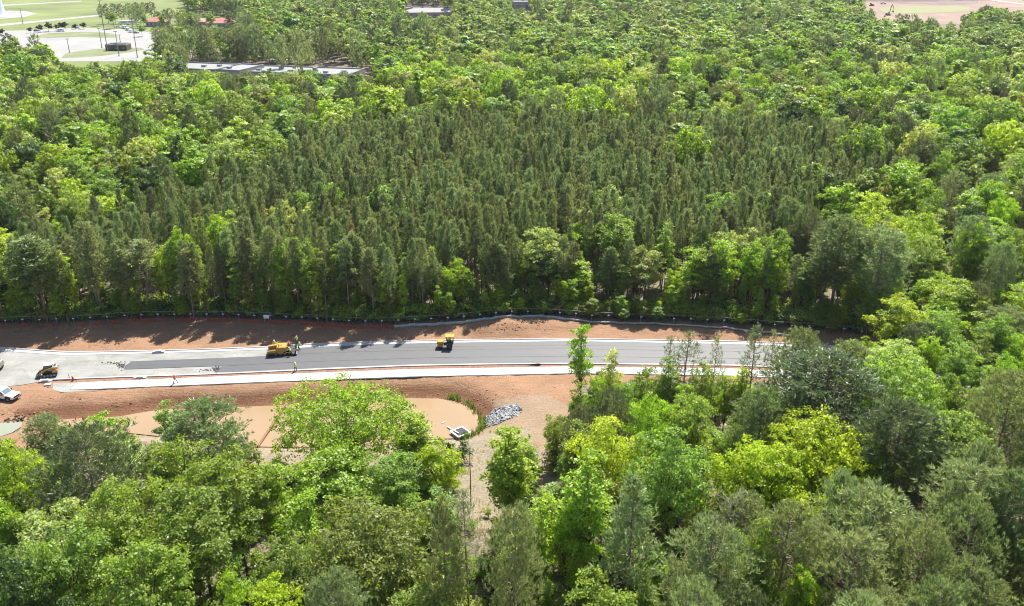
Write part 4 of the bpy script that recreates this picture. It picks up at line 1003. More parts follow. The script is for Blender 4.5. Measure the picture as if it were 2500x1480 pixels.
# undergrowth
ug = []
for i in range(3600):
    m_ = rnd.random()
    if m_ < .45:
        bx = rnd.uniform(-260, 2100); by = np.interp(bx, [p[0] for p in FB], [p[1] for p in FB]) - 1.5 - abs(rnd.gauss(0, 12))
    else:
        bx = rnd.uniform(-200, 2700); by = rnd.uniform(1090, 1800) if bx < 1400 else rnd.uniform(930, 1800)
        if 560 < bx < 1400 and rnd.random() < .15: continue
    X, Y, _ = w(bx, by, 0)
    if m_ >= .45 and not ok(*pix(X, Y, 2)[:2]): continue
    if inm(bx, by, CLAY_PX): continue
    s = rnd.uniform(.35, 1.25); v = VAR[('bush', 0)][rnd.randrange(3)]
    ug.append(((X, Y, ground_z(X, Y)), (0, 0, rnd.uniform(0, 6.28)), (s * rnd.uniform(.8, 1.4), s, s), tnt(rnd.choice(['mid', 'fresh', 'olive', 'dark', 'bright', 'olive'])), v[4]))
scatter('undergrowth', ug, 'low leafy undergrowth on the litter under the trees', 'undergrowth')
# reeds and tall grass round the pond end
def tufts(name, pts, label, seed, tint, hgt=(.5, 1.1)):
    r = np.random.default_rng(seed); vs = []; fs = []; lv = []
    for (x, y, z, n, rad) in pts:
        for _ in range(n):
            a, q = r.uniform(0, 6.28), rad * math.sqrt(r.random()); bx, by = x + q * math.cos(a), y + q * math.sin(a); h = r.uniform(*hgt)
            l = r.normal(0, .28, 2) * h; sd = r.uniform(0, 6.28); wx, wy = .05 * math.cos(sd), .05 * math.sin(sd); o = len(vs)
            vs += [(bx - wx, by - wy, z - .1), (bx + wx, by + wy, z - .1), (bx + l[0] * .5 + wx * .7, by + l[1] * .5 + wy * .7, z + h * .6), (bx + l[0], by + l[1], z + h), (bx + l[0] * .5 - wx * .7, by + l[1] * .5 - wy * .7, z + h * .6)]
            fs.append((o, o + 1, o + 2, o + 3, o + 4)); lv += [r.random()] * 5
    me = mesh_np(name, [(np.array(vs), np.array(fs), np.array(lv), 0)], [M['leaf']])
    o = bpy.data.objects.new(name, me); COL.objects.link(o); o['tint'] = list(tint)
    return tag(o, label, 'reeds', kind='stuff')
tp = []
rim = [(1100, 972), (1112, 975), (1118, 978), (1140, 986), (1150, 994), (1157, 1000), (1166, 1008), (1174, 1016), (1178, 1025), (1180, 1034), (1178, 1043), (1172, 1050), (1164, 1057), (1155, 1062), (1145, 1067), (1135, 1070), (1125, 1073), (1115, 1075)]
for x, y in rim:
    if rnd.random() < .15: continue
    for k in range(4):
        X, Y, _ = w(x + rnd.uniform(-7, 7), y + rnd.uniform(-1.5, 1.5), PZ); tp.append((X, Y, PZ + .1, rnd.randint(2, 15), rnd.uniform(.25, .7)))
tufts('reeds', tp, 'green reeds fringing the right end of the muddy pond', 5, (.10, .165, .03))
# dry grass tufts on the pale clearing
tp = []
for k in range(420):
    x, y = rnd.uniform(600, 1400), rnd.uniform(1085, 1400); X, Y, _ = w(x, y, 0)
    if inpoly(np.array([X]), np.array([Y]), POND)[0]: continue
    tp.append((X, Y, ground_z(X, Y), 14, .7))
tufts('dry_grass', tp, 'straw coloured dry grass on the pale clearing below the pond', 6, (.36, .28, .17), (.2, .6))
# riprap
rip_px = [(1186, 1000), (1206, 994), (1240, 993), (1262, 990), (1272, 1000), (1273, 1008), (1262, 1020), (1240, 1028), (1215, 1029), (1193, 1026), (1184, 1014)]
RP = [w(x, y, -.3)[:2] for x, y in rip_px]; xs_ = [p[0] for p in RP]; ys_ = [p[1] for p in RP]
mb = MB(); c_ = 0
while c_ < 1000:
    x, y = rnd.uniform(min(xs_), max(xs_)), rnd.uniform(min(ys_), max(ys_))
    if not inpoly(np.array([x]), np.array([y]), RP)[0]: continue
    s = rnd.uniform(.10, .24) * (1.8 if rnd.random() < .1 else 1); vs = []
    z = hz(x, y) + rnd.uniform(0, .12)
    mb.box((x, y, z), (s * rnd.uniform(.8, 1.7), s * rnd.uniform(.6, 1.1), s * rnd.uniform(.4, .8)), rnd.uniform(0, 3.1), rnd.uniform(-.6, .6)); c_ += 1
mb.v = [(x + rnd.uniform(-.05, .05), y + rnd.uniform(-.05, .05), z + rnd.uniform(-.04, .04)) for x, y, z in mb.v]
tag(mb.build('riprap', M['stone']), 'patch of grey broken riprap stones right of the muddy pond', 'riprap', kind='stuff')
# clods, roots and stones on the bank
mb = MB()
for (cx, cy, rx, ry, n) in ((1060, 963, 60, 6, 160), (1130, 972, 40, 6, 50), (90, 1005, 80, 14, 120), (30, 1015, 20, 6, 60), (1100, 955, 200, 20, 60), (600, 975, 450, 10, 160), (1240, 812, 60, 10, 70), (150, 945, 30, 4, 30), (600, 820, 600, 20, 120)):
    for _ in range(n):
        X, Y, _z = w(cx + rnd.gauss(0, rx * .5), cy + rnd.gauss(0, ry * .5), 0); s = rnd.uniform(.06, .24)
        mb.box((X, Y, hz(X, Y) + s * .1), (s * 1.4, s, s * .7), rnd.uniform(0, 3), rnd.uniform(-.5, .5))
mbk = MB()
for (cx, cy, rx, ry, n) in ((296, 893, 14, 7, 90), (275, 886, 22, 3, 30), (528, 902, 10, 6, 80), (505, 904, 14, 2, 25), (712, 857, 5, 5, 30), (900, 858, 120, 1, 60)):
    for _ in range(n):
        X, Y, _z = w(cx + rnd.gauss(0, rx * .5), cy + rnd.gauss(0, ry * .5), 0); s = rnd.uniform(.05, .16)
        mbk.box((X, Y, .02 + s * .2), (s * 1.6, s, s * .6), rnd.uniform(0, 3), rnd.uniform(-.4, .4))
tag(mbk.build('spilled_asphalt', M['joint']), 'loose spilled asphalt crumbs round the ragged starts of the paved lanes', 'asphalt crumbs', kind='stuff')
clod = simple('soil_clod', (.27, .13, .075), .95, var=.4, scale=2)
tag(mb.build('clods', clod), 'loose soil clods scattered over the clay banks', 'soil clods', kind='stuff')

# ------------------------------------------------------------------ fences
def path_pts(line, step_m, x0, x1, z=0.0):
    l = smooth_line(line, 8, x0, x1); P_ = [np.array(w(x, y, .6)[:2]) for x, y in l]; out = [P_[0]]; acc = 0
    for a, b in zip(P_[:-1], P_[1:]):
        L = np.linalg.norm(b - a); t = step_m - acc
        while t <= L: out.append(a + (b - a) * t / L); t += step_m
        acc = (acc + L) % step_m
    return out
fp = path_pts([(x, y - 1.5) for x, y in FB], 3.3, -240, 2100)
fe = empty('chain_link_fence', (fp[0][0], fp[0][1], 0), 0, 'galvanised temporary chain-link fence along the front of the wood', 'fence')
def rel(p): return (p[0] - fp[0][0], p[1] - fp[0][1], p[2])
post0 = None; FH = 1.85
pm = MB().tube([(0, 0, -.2), (0, 0, FH)], .035, 6); pmo = None
tagm = None
wire = MB()
for i, p in enumerate(fp):
    z = hz(*p)
    if pmo is None: pmo = pm.build('post', M['galv'], fe); q = pmo
    else: q = pmo.copy(); COL.objects.link(q)
    q.location = rel((p[0], p[1], z))
    if i % 1 == 0:
        if tagm is None: tagm = MB().box((0, 0, 0), (.38, .03, .2)).build('tag', M['white'], fe); q = tagm
        else: q = tagm.copy(); COL.objects.link(q)
        q.location = rel((p[0] + .1, p[1] - .06, z + 1.25))
    if i:
        a = fp[i - 1]; za = hz(*a)
        rl = MB().tube([rel((a[0], a[1], za + FH)), rel((p[0], p[1], z + FH))], .03, 5).build('rail', M['galv'], fe)
        n = 8
        for k in range(n):
            for s_ in (1, -1):
                f0, f1 = k / n, (k + 1.6 * s_ + (0 if s_ > 0 else .6)) / n
                f1 = min(max(f1, 0), 1)
                A_ = (a[0] + (p[0] - a[0]) * f0, a[1] + (p[1] - a[1]) * f0, za + (z - za) * f0 + .05); B_ = (a[0] + (p[0] - a[0]) * f1, a[1] + (p[1] - a[1]) * f1, za + (z - za) * f1 + FH)
                wire.tube([rel(A_), rel(B_)], .004, 3, caps=False)
o = wire.build('wire_mesh', M['galv'], fe); o['kind'] = 'stuff'
# orange debris netting in front of the left part
op = path_pts([(x, y + 3.0) for x, y in FB], 1.6, -240, 962)
oe = empty('safety_netting', (op[0][0], op[0][1], 0), 0, 'low sagging red-orange plastic safety netting in front of the left half of the fence', 'netting')
net = MB(); st_mb = None
base = op[0]
for i in range(len(op) - 1):
    if rnd.random() < .3: continue
    for k in range(4):
        sag0, sag1 = .12 * math.sin(i * 1.3), .12 * math.sin((i + 1) * 1.3)
        z0 = hz(*op[i]) + .12 + k * .2; z1 = hz(*op[i + 1]) + .12 + k * .2
        A_, B_ = op[i] - base, op[i + 1] - base
        net.add([(A_[0], A_[1], z0 + sag0 * k * .2), (B_[0], B_[1], z1 + sag1 * k * .2), (B_[0], B_[1] + .02, z1 + .06 + sag1 * k * .2), (A_[0], A_[1] + .02, z0 + .06 + sag0 * k * .2)], [(0, 1, 2, 3)])
    for k in range(5):
        t = k / 5; p = (op[i] * (1 - t) + op[i + 1] * t) - base; z = hz(*op[i]) + .1
        net.add([(p[0], p[1], z), (p[0] + .08, p[1], z), (p[0] + .08, p[1] + .02, z + .6), (p[0], p[1] + .02, z + .6)], [(0, 1, 2, 3)])
o = net.build('net', M['orange_mesh'], oe); o['kind'] = 'stuff'
stk = MB().tube([(0, 0, -.1), (0, 0, 1.15)], .025, 5).build('stake', M['darkmetal'], oe)
stk.location = (0, 0, hz(*base))
for p in op[2::2]:
    q = stk.copy(); COL.objects.link(q); q.location = (p[0] - base[0], p[1] - base[1], hz(*p))
# silt sock
SOCK = [(962, 799), (1000, 797), (1060, 794), (1100, 791), (1150, 789), (1200, 785), (1240, 781), (1290, 779), (1340, 780), (1372, 784), (1420, 788), (1520, 791), (1600, 791), (1700, 797), (1850, 808), (1990, 822)]
l = smooth_line(SOCK, 5); pts = []; rad = []
for i, (x, y) in enumerate(l):
    X, Y, _ = w(x, y, .7); pts.append((X, Y + .12 * math.sin(i * .9), hz(X, Y) + .22)); rad.append((.34 if x < 1380 else .2) * (1 + .22 * math.sin(i * 2.1) * math.sin(i * .7)) * rnd.uniform(.85, 1.1))
tag(MB().tube(pts, rad, 8).build('silt_sock', M['sock'], smooth=True), 'long pale fabric silt sock lying along the clay edge below the fence', 'silt sock')
# white sign hung on the netting
X, Y, _ = w(651, 780, 1.4)
e = empty('notice_sign', (X, Y - .1, hz(X, Y)), 0, 'small white blank-looking notice sign in front of the fence above the paver', 'sign')
MB().box((0, 0, 1.25), (1.1, .04, .75)).build('board', M['white'], e); 
for s_ in (-.45, .45): MB().box((s_, .04, .6), (.06, .04, 1.5)).build('leg', M['galv'], e)

# ------------------------------------------------------------------ people
def person(px, py, rz, label, vest='hivis', hat='helmet', legs='jeans', lean=0., stride=.12, arms=((.25, .1), (.25, .1)), z=None, world=None, h=1.78, seated=False, tool=None):
    """arms: (forward swing, elbow bend) in radians for left, right; faces local +X"""
    if world is None:
        X, Y, _ = w(px, py, z or 0); Z = z if z is not None else hz(X, Y)
    else: X, Y, Z = world
    e = empty('person', (X, Y, Z), rz, label, 'person', 'road crew'); k = h / 1.78; e.scale = (k, k, k)
    hip = np.array((0, 0, .93)) if not seated else np.array((0, 0, .50)); up = np.array((math.sin(lean), 0, math.cos(lean)))
    chest = hip + up * .36; neck = hip + up * .56; head = neck + np.array((math.sin(lean * .6), 0, math.cos(lean * .6))) * .17
    J = {'hip': hip, 'chest': chest, 'neck': neck, 'head': head}
    verts = [hip, hip + up * .2, chest, neck, neck + (head - neck) * .45, head, head + (head - neck) * .55, head + np.array((.115, 0, -.01))]
    rad = [(.13, .11), (.125, .1), (.15, .11), (.06, .06), (.055, .055), (.09, .085), (.07, .07), (.014, .014)]
    edges = [(0, 1), (1, 2), (2, 3), (3, 4), (4, 5), (5, 6), (5, 7)]
    clothes_top = MB(); clothes_leg = MB(); boots = []
    clothes_top.tube([hip - up * .05, hip + up * .18, chest, hip + up * .5, hip + up * .55], [.165, .165, .20, .17, .08], 10, sq=1.0)
    for s_, (sw, el) in zip((1, -1), arms):
        sh = neck + np.array((0, s_ * .19, -.06)); d1 = np.array((math.sin(sw), s_ * .18, -math.cos(sw))); elb = sh + unit(d1) * .29
        d2 = np.array((math.sin(sw + el), -s_ * .05, -math.cos(sw + el))); wr = elb + unit(d2) * .26; palm = wr + unit(d2) * .08
        i0 = len(verts); verts += [sh, elb, wr, palm]; rad += [(.055, .055), (.042, .042), (.03, .03), (.03, .018)]
        edges += [(3, i0), (i0, i0 + 1), (i0 + 1, i0 + 2), (i0 + 2, i0 + 3)]
        for f in range(4):
            off = np.array((0, (f - 1.5) * .021, 0)); L_ = (.07, .08, .075, .06)[f]
            a_ = palm + unit(d2) * .035 + off; b_ = a_ + unit(d2 + np.array((.35, 0, 0))) * L_
            j = len(verts); verts += [a_, b_]; rad += [(.009, .009), (.008, .008)]; edges += [(i0 + 3, j), (j, j + 1)]
        a_ = palm + np.array((.03, -s_ * .03, 0)); j = len(verts); verts += [a_, a_ + unit(d2 + np.array((.8, 0, 0))) * .05]; rad += [(.011, .011), (.009, .009)]; edges += [(i0 + 3, j), (j, j + 1)]
        clothes_top.tube([neck + np.array((0, s_ * .1, -.05)), sh, elb, wr - unit(d2) * .03], [.075, .072, .056, .045], 8)
        hj = hip + np.array((0, s_ * .09, -.02))
        if seated: kn = hj + np.array((.42, s_ * .04, .02)); an = kn + np.array((.02, 0, -.42))
        else:
            fs_ = stride * s_; kn = hj + np.array((fs_ * .6 + .04, s_ * .03, -.43)); an = np.array((fs_ * 1.1, hj[1] + s_ * .04, .08))
        i1 = len(verts); verts += [hj, kn, an, an + np.array((.14, 0, -.05))]; rad += [(.085, .085), (.055, .055), (.038, .038), (.035, .03)]
        edges += [(0, i1), (i1, i1 + 1), (i1 + 1, i1 + 2), (i1 + 2, i1 + 3)]
        clothes_leg.tube([hip + np.array((0, s_ * .05, .05)), hj, kn, an + np.array((0, 0, .03))], [.13, .105, .078, .062], 8)
        boots.append(MB().prism([(an[0] - .07, an[2] - .08), (an[0] + .2, an[2] - .08), (an[0] + .2, an[2] - .03), (an[0] + .07, an[2] + .05), (an[0] - .07, an[2] + .07)], an[1] - .055, an[1] + .055))
    me = bpy.data.meshes.new('body'); me.from_pydata([tuple(v) for v in verts], edges, []); me.materials.append(M['skin'])
    bo = bpy.data.objects.new('body', me); COL.objects.link(bo)
    sk = bo.modifiers.new('skin', 'SKIN'); sv = me.skin_vertices[0].data
    for i, r_ in enumerate(rad): sv[i].radius = r_
    sv[0].use_root = True
    ss = bo.modifiers.new('sub', 'SUBSURF'); ss.levels = 1; ss.render_levels = 1
    bo.parent = e
    clothes_top.build('vest', M[vest], e, smooth=True); clothes_leg.build('trousers', M[legs], e, smooth=True)
    for b_ in boots: b_.build('boot', M['boot'], e)
    for s_ in (.17, .36):
        p = hip + up * s_; MB().tube([p - up * .025, p + up * .025], .199 if s_ > .2 else .172, 10).build('reflective_band', M['lightgrey'], e)
    MB().dome((head[0] - .01, 0, head[2] + .03), .135, 12, 4, 1.05).build('helmet', M[hat], e, smooth=True)
    MB().prism([(head[0] + .05, head[2] + .03), (head[0] + .2, head[2] + .02), (head[0] + .2, head[2] + .035), (head[0] + .05, head[2] + .05)], -.1, .1).build('helmet_brim', M[hat], e)
    MB().tube([head + np.array((-.045, 0, -.06)), head + np.array((-.04, 0, .03))], .095, 8).build('hair', M['hair'], e)
    return e
ZA = .064
person(722, 906, R(-60), 'worker in lime vest and white helmet standing alone on the finished near lane', legs='jeans', stride=.15, arms=((.3, .9), (.35, 1.0)), z=ZA)
person(428, 935, R(10), 'worker in orange vest walking along the white concrete path', 'hivis_orange', 'helmet', 'jeans_grey', stride=.3, arms=((.5, .4), (-.4, .3)), z=.1)
person(726, 841, R(-150), 'worker in lime vest and white helmet standing by the far kerb behind the screed', stride=.1, arms=((.3, .3), (1.2, 1.2)), z=.1, legs='jeans')
person(671, 851, R(-80), 'worker in white helmet and dark clothes standing beyond the paver hopper', 'hivis', 'helmet', 'jeans', stride=.05, arms=((.3, .6), (.3, .6)), z=.1)
person(711, 869, R(160), 'worker in lime vest bending toward the near end of the paver screed', lean=.5, stride=.3, arms=((.9, .2), (.9, .2)), z=ZA, legs='jeans')

# ------------------------------------------------------------------ machines
def along(x, line, z=0.0, ahead=10):
    ys = lambda q: np.interp(q, [p[0] for p in line], [p[1] for p in line])
    a = w(x, ys(x), z); b = w(x + ahead, ys(x + ahead), z); return a, math.atan2(b[1] - a[1], b[0] - a[0])
def wheel(parent, c, r, wd, rim='grey'):
    t = MB().cyl(c, r, wd, 'y', 20).build('wheel', M['black'], parent, bevel=.03)
    MB().cyl(c, r * .55, wd + .03, 'y', 14).build('rim', M[rim], t); return t
def track(parent, cx, cy, L, wd, h, rise=0.12):
    prof = []
    for i in range(9): a = math.pi / 2 + math.pi * i / 8; prof.append((cx - L / 2 + h / 2 + h / 2 * math.cos(a), h / 2 + h / 2 * math.sin(a)))
    for i in range(9): a = -math.pi / 2 + math.pi * i / 8; prof.append((cx + L / 2 - h / 2 + h / 2 * math.cos(a), h / 2 + h / 2 * math.sin(a)))
    t = MB().prism(prof, cy - wd / 2, cy + wd / 2).build('track', M['black'], parent)
    s_ = 1 if cy > 0 else -1
    for k in range(4):
        x = cx - L / 2 + h / 2 + (L - h) * k / 3
        MB().cyl((x, cy + s_ * (wd / 2 + .01), h * .45), h * .28, .06, 'y', 12).build('roller_wheel', M['grey'], t)
    for i in range(int(L / .16)):
        MB().box((cx - L / 2 + .1 + i * .16, cy, h + .012), (.06, wd, .03)).build('track_shoe', M['darkmetal'], t)
    return t
def make_paver():
    (X, Y, Z) = w(690, 863, 0); rz = math.atan2(*(np.array(w(720, 861.2)) - np.array(w(660, 865.6)))[[1, 0]]) + math.pi
    e = empty('asphalt_paver', (X, Y, 0.0), rz, 'yellow tracked asphalt paver laying the far lane with its crew', 'paver')
    e.scale = (.9, .9, .92); y = M['yellow']
    for s_ in (1, -1): track(e, -.1, s_ * .85, 3.4, .36, .7)
    MB().box((-.2, 0, .62), (3.8, 1.3, .5)).build('chassis', M['darkmetal'], e, bevel=.03)
    # hopper with two raised wings, dark inside
    hp = MB().box((2.05, 0, .62), (1.8, 2.3, .12)).build('hopper', M['darkmetal'], e)
    for s_ in (1, -1):
        MB().prism([(1.15, .55), (2.95, .55), (3.0, 1.25), (1.15, 1.45)], s_ * 1.15, s_ * 1.55, [(1.15, .95), (2.95, .95), (3.0, 1.35), (1.15, 1.55)]).build('hopper_wing', y, hp, bevel=.03)
    MB().box((3.05, 0, .45), (.12, 2.3, .3)).build('push_bar', M['darkmetal'], e); 
    for s_ in (.6, -.6): MB().cyl((3.15, s_, .45), .12, .7, 'y', 12).build('push_roller', M['grey'], e)
    MB().prism([(1.1, .8), (1.1, 1.75), (.9, 1.95), (-.85, 1.85), (-.85, .8)], -1.2, 1.2).build('engine_hood', y, e, bevel=.05)
    for k in range(5): MB().box((.1 + k * .16, -1.21, 1.35), (.07, .02, .5)).build('vent_slat', M['darkmetal'], e)
    for k in range(4): MB().box((.0 + k * .22, 0.2, 1.94 - .01 * k), (.1, .8, .02)).build('hood_grille', M['darkmetal'], e)
    MB().prism([(.9, .55), (.9, .95), (-.2, .95), (-.35, .75), (.2, .55)], -1.32, -1.21).build('side_panel', y, e)
    MB().prism([(.9, .55), (.9, .95), (-.2, .95), (-.35, .75), (.2, .55)], 1.21, 1.32).build('side_panel', y, e)
    MB().tube([(.6, .85, 1.9), (.6, .85, 2.45), (.5, .85, 2.55)], .07, 8).build('exhaust', M['darkmetal'], e)
    MB().box((-1.35, 0, 1.05), (1.0, 2.3, .12)).build('operator_platform', M['darkmetal'], e)
    MB().box((-.95, 0, 1.5), (.25, 1.9, .75)).build('console', M['yellow'], e, bevel=.04)
    for s_ in (.55, -.55):
        st_ = MB().box((-1.5, s_, 1.35), (.45, .45, .12)).build('seat', M['black'], e, bevel=.03); MB().box((-1.72, s_, 1.62), (.1, .45, .5)).build('seat_back', M['black'], st_, bevel=.03)
    MB().tube([(-1.15, .55, 1.9), (-1.2, .55, 2.0)], .17, 12).build('steering_wheel', M['black'], e)
    for s_ in (1.1, -1.1): MB().tube([(-1.8, s_, 1.1), (-1.8, s_, 1.95), (-1.0, s_, 1.95), (-1.0, s_, 1.1)], .025, 6).build('handrail', M['lightgrey'], e)
    for s_ in (1, -1): MB().tube([(.3, s_ * 1.35, .55), (-1.6, s_ * 1.35, .75), (-2.4, s_ * 1.35, .4)], .09, 6).build('tow_arm', y, e)
    MB().box((-2.0, 0, .38), (.5, 3.0, .4)).build('auger_housing', M['darkmetal'], e)
    sc = MB().box((-2.6, 0, .28), (.7, 3.5, .42)).build('screed', M['darkmetal'], e, bevel=.03)
    MB().box((-2.95, 0, .42), (.35, 3.3, .06)).build('walkway', M['grey'], sc)
    for s_ in (1, -1): MB().box((-2.4, s_ * 1.78, .25), (1.1, .05, .4)).build('end_gate', M['black'], sc); 
    for s_ in (1.3, -1.3): MB().box((-2.8, s_, .85), (.3, .35, .5)).build('control_box', M['black'], sc, bevel=.03)
    for s_ in (1.5, -1.5): MB().tube([(-2.9, s_, .4), (-2.9, s_, 1.35), (-2.4, s_, 1.35)], .025, 6).build('grab_rail', M['darkmetal'], sc)
    MB().dome((-.5, .6, 1.9), .09).build('beacon', M['amber'], e)
    MB().tube([(.2, -.9, 1.85), (.2, -.9, 2.2)], .03, 6).build('lamp_post', M['black'], e)
    def loc(lx, ly, lz): c_, s2 = math.cos(rz), math.sin(rz); lx, ly = lx * .9, ly * .9; return (X + lx * c_ - ly * s2, Y + lx * s2 + ly * c_, lz)
    person(0, 0, rz, 'paver operator in orange helmet seated on the far side of the paver platform', 'hivis_orange', 'helmet_orange', 'jeans', world=loc(-1.45, -.55, .90), seated=True, arms=((.7, .5), (.7, .5)))
    person(0, 0, rz + R(200), 'worker in yellow shirt leaning over the screed behind the paver', 'hivis', 'helmet', 'jeans', world=loc(-3.3, -.7, ZA), lean=.35, arms=((.8, .5), (.8, .4)), stride=.2)
make_paver()
def make_roller():
    (X, Y, Z) = w(1088, 849, 0); rz = R(180 - 2)
    e = empty('tandem_roller', (X, Y, ZA), rz, 'compact yellow tandem roller with canopy on the fresh asphalt', 'roller')
    y = M['yellow']
    for cx, nm in ((.95, 'front'), (-.85, 'rear')):
        d = MB().cyl((cx, 0, .46), .46, 1.35, 'y', 28).build('drum', M['black'], e, smooth=False)
        for s_ in (1, -1): MB().cyl((cx, s_ * .7, .46), .16, .08, 'y', 12).build('hub', M['grey'], d)
    fr = MB()
    for s_ in (1, -1): MB().box((.95, s_ * .78, .72), (1.15, .08, .42)).build('drum_yoke', M['yellow'], e, bevel=.03); MB().box((-.85, s_ * .78, .72), (1.15, .08, .42)).build('drum_yoke', M['darkmetal'], e, bevel=.03)
    MB().prism([(.35, .95), (1.6, .95), (1.65, 1.15), (1.45, 1.45), (.35, 1.5)], -.72, .72).build('front_hood', y, e, bevel=.06)
    MB().box((.05, 0, .8), (.6, .7, .5)).build('articulation', M['darkmetal'], e)
    MB().prism([(-1.55, .95), (-.2, .95), (-.2, 1.15), (-1.4, 1.35), (-1.55, 1.2)], -.72, .72).build('rear_body', M['darkmetal'], e, bevel=.05)
    s0 = MB().box((-.85, 0, 1.45), (.45, .48, .14)).build('seat', M['black'], e, bevel=.03); MB().box((-1.08, 0, 1.72), (.1, .48, .5)).build('seat_back', M['black'], s0, bevel=.03)
    MB().tube([(-.1, 0, 1.1), (-.25, 0, 1.75)], .04, 6).build('steering_column', M['black'], e); MB().tube([(-.26, 0, 1.75), (-.28, 0, 1.79)], .19, 14).build('steering_wheel', M['black'], e)
    for cx in (-.2, -1.5):
        for s_ in (.66, -.66): MB().tube([(cx, s_, 1.0), (cx, s_, 2.45)], .035, 6).build('canopy_post', M['black'], e)
    MB().box((-.85, 0, 2.5), (1.75, 1.5, .12)).build('canopy', y, e, bevel=.05)
    for s_ in (.5, -.5): MB().cyl((1.66, s_, 1.15), .08, .06, 'x', 10).build('headlight', M['lamp'], e)
    for s_ in (.6, -.6): MB().cyl((.28, s_ * 1.1, .9), .07, .05, 'y', 8).build('reflector', M['lamp'], e)
    MB().box((-.85, 0, .95), (1.2, 1.3, .08)).build('water_tank', M['darkmetal'], e)
    c_, s2 = math.cos(rz), math.sin(rz)
    person(0, 0, rz, 'roller operator in lime vest seated under the yellow canopy', 'hivis', 'helmet', 'jeans', world=(X - .8 * c_, Y - .8 * s2, ZA + 1.0), seated=True, arms=((.8, .5), (.8, .5)))
make_roller()
def make_loader(px, py, rz, label):
    X, Y, Z = w(px, py, 0); e = empty('track_loader', (X, Y, 0.0), rz, label, 'loader', 'compact track loaders on the stone base')
    y = M['yellow']
    for s_ in (1, -1): track(e, -.15, s_ * .75, 2.2, .42, .68)
    MB().box((-.2, 0, .7), (2.3, 1.1, .7)).build('chassis', M['darkmetal'], e, bevel=.03)
    MB().prism([(-1.5, .75), (-1.45, 1.65), (-.75, 1.8), (-.5, .8)], -.62, .62).build('engine_cover', M['grey'], e, bevel=.06)
    for k in range(5): MB().box((-1.05, -.4 + k * .2, 1.78), (.45, .07, .03), 0, .2).build('cooling_slat', M['darkmetal'], e)
    cab = MB().prism([(-.72, 1.0), (-.72, 2.0), (.55, 2.0), (.75, 1.1), (.75, .8), (-.5, .8)], -.5, .5).build('cab', M['black'], e, bevel=.04)
    MB().box((-.1, 0, 2.05), (1.35, 1.08, .09)).build('cab_roof', M['lightgrey'], cab, bevel=.03)
    MB().prism([(.62, 1.2), (.5, 1.92), (.53, 1.93), (.66, 1.2)], -.42, .42).build('windscreen', M['glass'], cab)
    for s_ in (1, -1): MB().prism([(-.55, 1.25), (-.55, 1.88), (.42, 1.88), (.52, 1.25)], s_ * .505, s_ * .52).build('side_window', M['glass'], cab)
    for s_ in (1, -1):
        a = MB().prism([(-1.35, 1.35), (-1.2, 1.72), (.35, 1.55), (1.35, .75), (1.5, .35), (1.3, .3), (1.15, .65), (.2, 1.3), (-1.0, 1.4), (-1.1, 1.2)], s_ * .64, s_ * .80).build('lift_arm', y, e, bevel=.02)
        MB().tube([(-1.0, s_ * .72, 1.0), (.1, s_ * .72, 1.35)], .05, 8).build('hydraulic_ram', M['chrome'], a)
        MB().prism([(-1.5, .75), (-1.45, 1.3), (-.9, 1.3), (-.6, .78)], s_ * .63, s_ * .92).build('rear_fender', y, e, bevel=.03)
    bk = MB().prism([(1.35, .05), (2.15, .02), (2.15, .06), (1.5, .12), (1.42, .7), (1.35, .72)], -.98, .98).build('bucket', M['darkmetal'], e)
    for s_ in (1, -1): MB().prism([(1.36, .05), (2.12, .04), (1.5, .68), (1.36, .7)], s_ * .95, s_ * .99).build('bucket_side', M['darkmetal'], bk)
    MB().box((2.17, 0, .05), (.1, 1.96, .03)).build('cutting_edge', M['grey'], bk)
    for s_ in (.45, -.45): MB().cyl((.72, s_, 1.98), .06, .06, 'x', 8).build('work_light', M['lamp'], e)
    for s_ in (.5, -.5): MB().cyl((-1.5, s_, 1.35), .06, .05, 'x', 8).build('tail_light', M['red'], e)
    MB().tube([(-1.0, .35, 1.7), (-1.0, .35, 2.0)], .05, 8).build('exhaust', M['black'], e)
    return e
L_ = make_loader(121, 916, R(198), 'yellow and black compact track loader with its bucket down on the stone base')
L_.location.z = .0; L_.scale = (1.08, 1.08, 1.05)
l2 = copy_tree(L_); l2['label'] = 'dark rear corner of a second machine just inside the left edge on the stone base'
p = w(-14, 903); l2.location = (p[0], p[1], 0); l2.rotation_euler.z = R(185)
